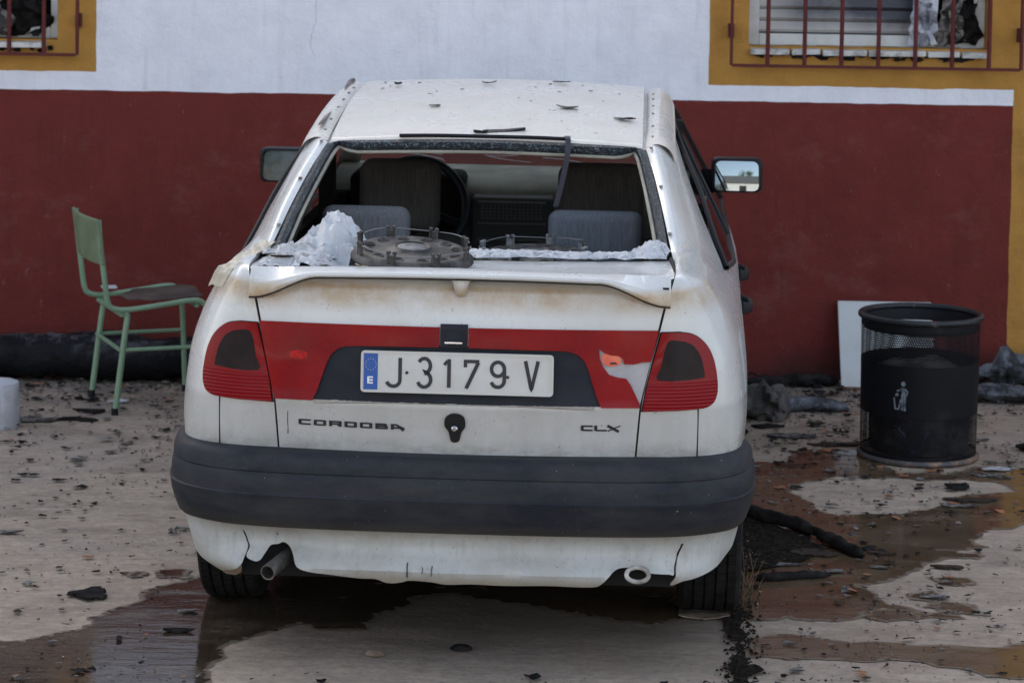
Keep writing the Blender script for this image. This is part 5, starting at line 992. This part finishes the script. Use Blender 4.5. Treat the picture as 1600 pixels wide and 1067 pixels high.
for nm, mt, lab, grp, cnt in KIND:
    k = 0
    while k < cnt:
        v = rnd.random()**1.1; y = 7.15+v*4.3; hw = .19*y+.02; x = rnd.uniform(-hw, hw)
        if not clear(x, y): continue
        if -.7 < x < .6 and y < 7.9 and rnd.random() < .75: continue
        r = rnd.uniform(.005, .016)*(1+.8*(y > 9.5))*(1.7 if rnd.random() < .15 else 1)
        o = flake(rnd, r, rnd.uniform(.25, .8), .12, .0014, .16, 7).build(nm, M[mt], None, sharp=0); o.location = (x, y, .009); tag(o, lab, nm.replace('_', ' '), grp); k += 1
# grit
mb = MB()
for k in range(2600):
    y = 7.0+rnd.random()**1.3*4.6; hw = .19*y+.05; x = rnd.uniform(-hw, hw)
    if not clear(x, y): continue
    if noise.noise((x*1.7, y*1.7, 4)) < -.15+.3*rnd.random(): continue
    r = rnd.uniform(.0015, .0045)*(1+(y-7)*.25); a = rnd.uniform(0, 6); mb.add([(x+r*math.cos(a+q*1.57)*rnd.uniform(.6, 1.4), y+r*1.2*math.sin(a+q*1.57), .005) for q in range(4)]+[(x, y, .005+r*.8)], [(0, 1, 4), (1, 2, 4), (2, 3, 4), (3, 0, 4)])
tag(mb.build('grit', M['grit'], None, sharp=0), 'fine grit and ash crumbs strewn over the whole yard', 'grit', kind='stuff')
mb = MB()
for k in range(900):
    t = rnd.random(); x = 1.0*t+.0; y = 11.62+rnd.gauss(0, .06); x = rnd.uniform(-2.6, 2.4); r = rnd.uniform(.008, .035); c = Vector((x, min(y, 11.74), .004+rnd.random()**2*.03))
    vs = [c+Vector((rnd.uniform(-1, 1), rnd.uniform(-1, 1), rnd.uniform(-.3, .6)))*r for q in range(5)]; mb.add([(v.x, v.y, max(.003, v.z)) for v in vs], [(0, 1, 2), (0, 2, 3), (0, 3, 4), (1, 2, 4)])
tag(mb.build('burnt_rubble', M['char'], None, sharp=0), 'line of burnt crumbs and soot along the foot of the wall', 'rubble', kind='stuff')
mb = MB()
for k in range(700):
    y = 7.0+rnd.random()**1.6*2.2; x = .632+.11*min(1, max(0, (y-7.2)/1.1))**.7+rnd.gauss(0, .026); r = rnd.uniform(.002, .007); a = rnd.uniform(0, 6)
    mb.add([(x+r*math.cos(a+q*1.57)*rnd.uniform(.6, 1.8), y+r*math.sin(a+q*1.57), .006) for q in range(4)]+[(x, y, .008+r)], [(0, 1, 4), (1, 2, 4), (2, 3, 4), (3, 0, 4)])
tag(mb.build('joint_crumbs', M['drygrit'], None, sharp=0), 'black dirt crumbs along the joint in the concrete', 'dirt', kind='stuff')
for (nm, mt_, n_, lab_) in (('rubble', 'char', 2600, 'black crumbs and slivers drifted over the back of the yard'), ('ash_crumbs', 'ash', 1500, 'grey ash crumbs drifted over the back of the yard'), ('leaf_litter', 'leaf', 160, 'tiny orange-brown leaf crumbs strewn over the yard')):
    mb = MB(); k = 0
    while k < n_:
        y = 11.7-abs(rnd.gauss(0, 1.15)) if rnd.random() < .75 else rnd.uniform(7.1, 11.5); hw = .19*y+.25; x = rnd.uniform(-hw, hw)
        if y < 7 or not clear(x, y) or (x < -.7 and y < 11.0 and rnd.random() < .6) or noise.noise((x*2.1, y*2.1, 9)) < -.05+rnd.gauss(0, .18)-.35*(y > 11): continue
        r = rnd.expovariate(1/.006)+.003; r = min(r, .03); a = rnd.uniform(-.5, .5) if rnd.random() < .6 else rnd.uniform(0, 6); f2 = rnd.uniform(.25, .9)
        P_ = [(r*rnd.uniform(.6, 1.3)*math.cos(q*1.047), f2*r*rnd.uniform(.6, 1.3)*math.sin(q*1.047)) for q in range(6)]; zz_ = .0045+rnd.random()*.004
        mb.add([(x+u*math.cos(a)-v*math.sin(a), y+u*math.sin(a)+v*math.cos(a), zz_+rnd.uniform(-.002, .003+.2*r)) for u, v in P_]+[(x, y, zz_+.002+.25*r*rnd.random())], [(q, (q+1) % 6, 6) for q in range(6)]); k += 1
    tag(mb.build(nm, M[mt_], None, sharp=0), lab_, nm.replace('_', ' '), kind='stuff')
# dry weed by the right wheel
wd = thing('dry_weed', 'dry brown weed growing from the joint beside the right rear wheel', 'weed', (.735, 8.07, 0))
mb = MB(); lf = MB()
for k in range(46):
    a = rnd.uniform(0, 6.28); L = rnd.uniform(.03, .11); h_ = L*rnd.uniform(.4, 1.3); b0 = Vector((rnd.gauss(0, .018), rnd.gauss(0, .06), 0)); e = b0+Vector((math.cos(a)*L*.45, math.sin(a)*L*.6, h_)); mb.tube([b0, (b0+e)/2+Vector((0, 0, .01)), e], [.0013, .001, .0005], 4)
    for j in range(3): p = b0.lerp(e, rnd.random()); s_ = rnd.uniform(.003, .009); lf.add([p, p+Vector((rnd.uniform(-1, 1), rnd.uniform(-1, 1), rnd.uniform(-.5, 1)))*s_, p+Vector((rnd.uniform(-1, 1), rnd.uniform(-1, 1), rnd.uniform(-.5, 1)))*s_], [(0, 1, 2)])
for (x, tall) in ((-.008, .20), (.02, .15), (-.01, .12)):
    P = spline([(x, 0, 0), (x+.004, 0, tall*.5), (x-.008, -.01, tall)], 5); mb.tube(P, .0013, 5)
    for j in range(60): p = Vector(P[-1])+Vector((rnd.gauss(0, .018), rnd.gauss(0, .012), rnd.uniform(-.05, .012))); s_ = .005; lf.add([p, p+Vector((rnd.uniform(-1, 1), rnd.uniform(-1, 1), rnd.uniform(-1, 1)))*s_, p+Vector((rnd.uniform(-1, 1), rnd.uniform(-1, 1), rnd.uniform(-1, 1)))*s_], [(0, 1, 2)])
mb.build('stems', M['weed'], wd); lf.build('leaves', M['weed'], wd, sharp=0)
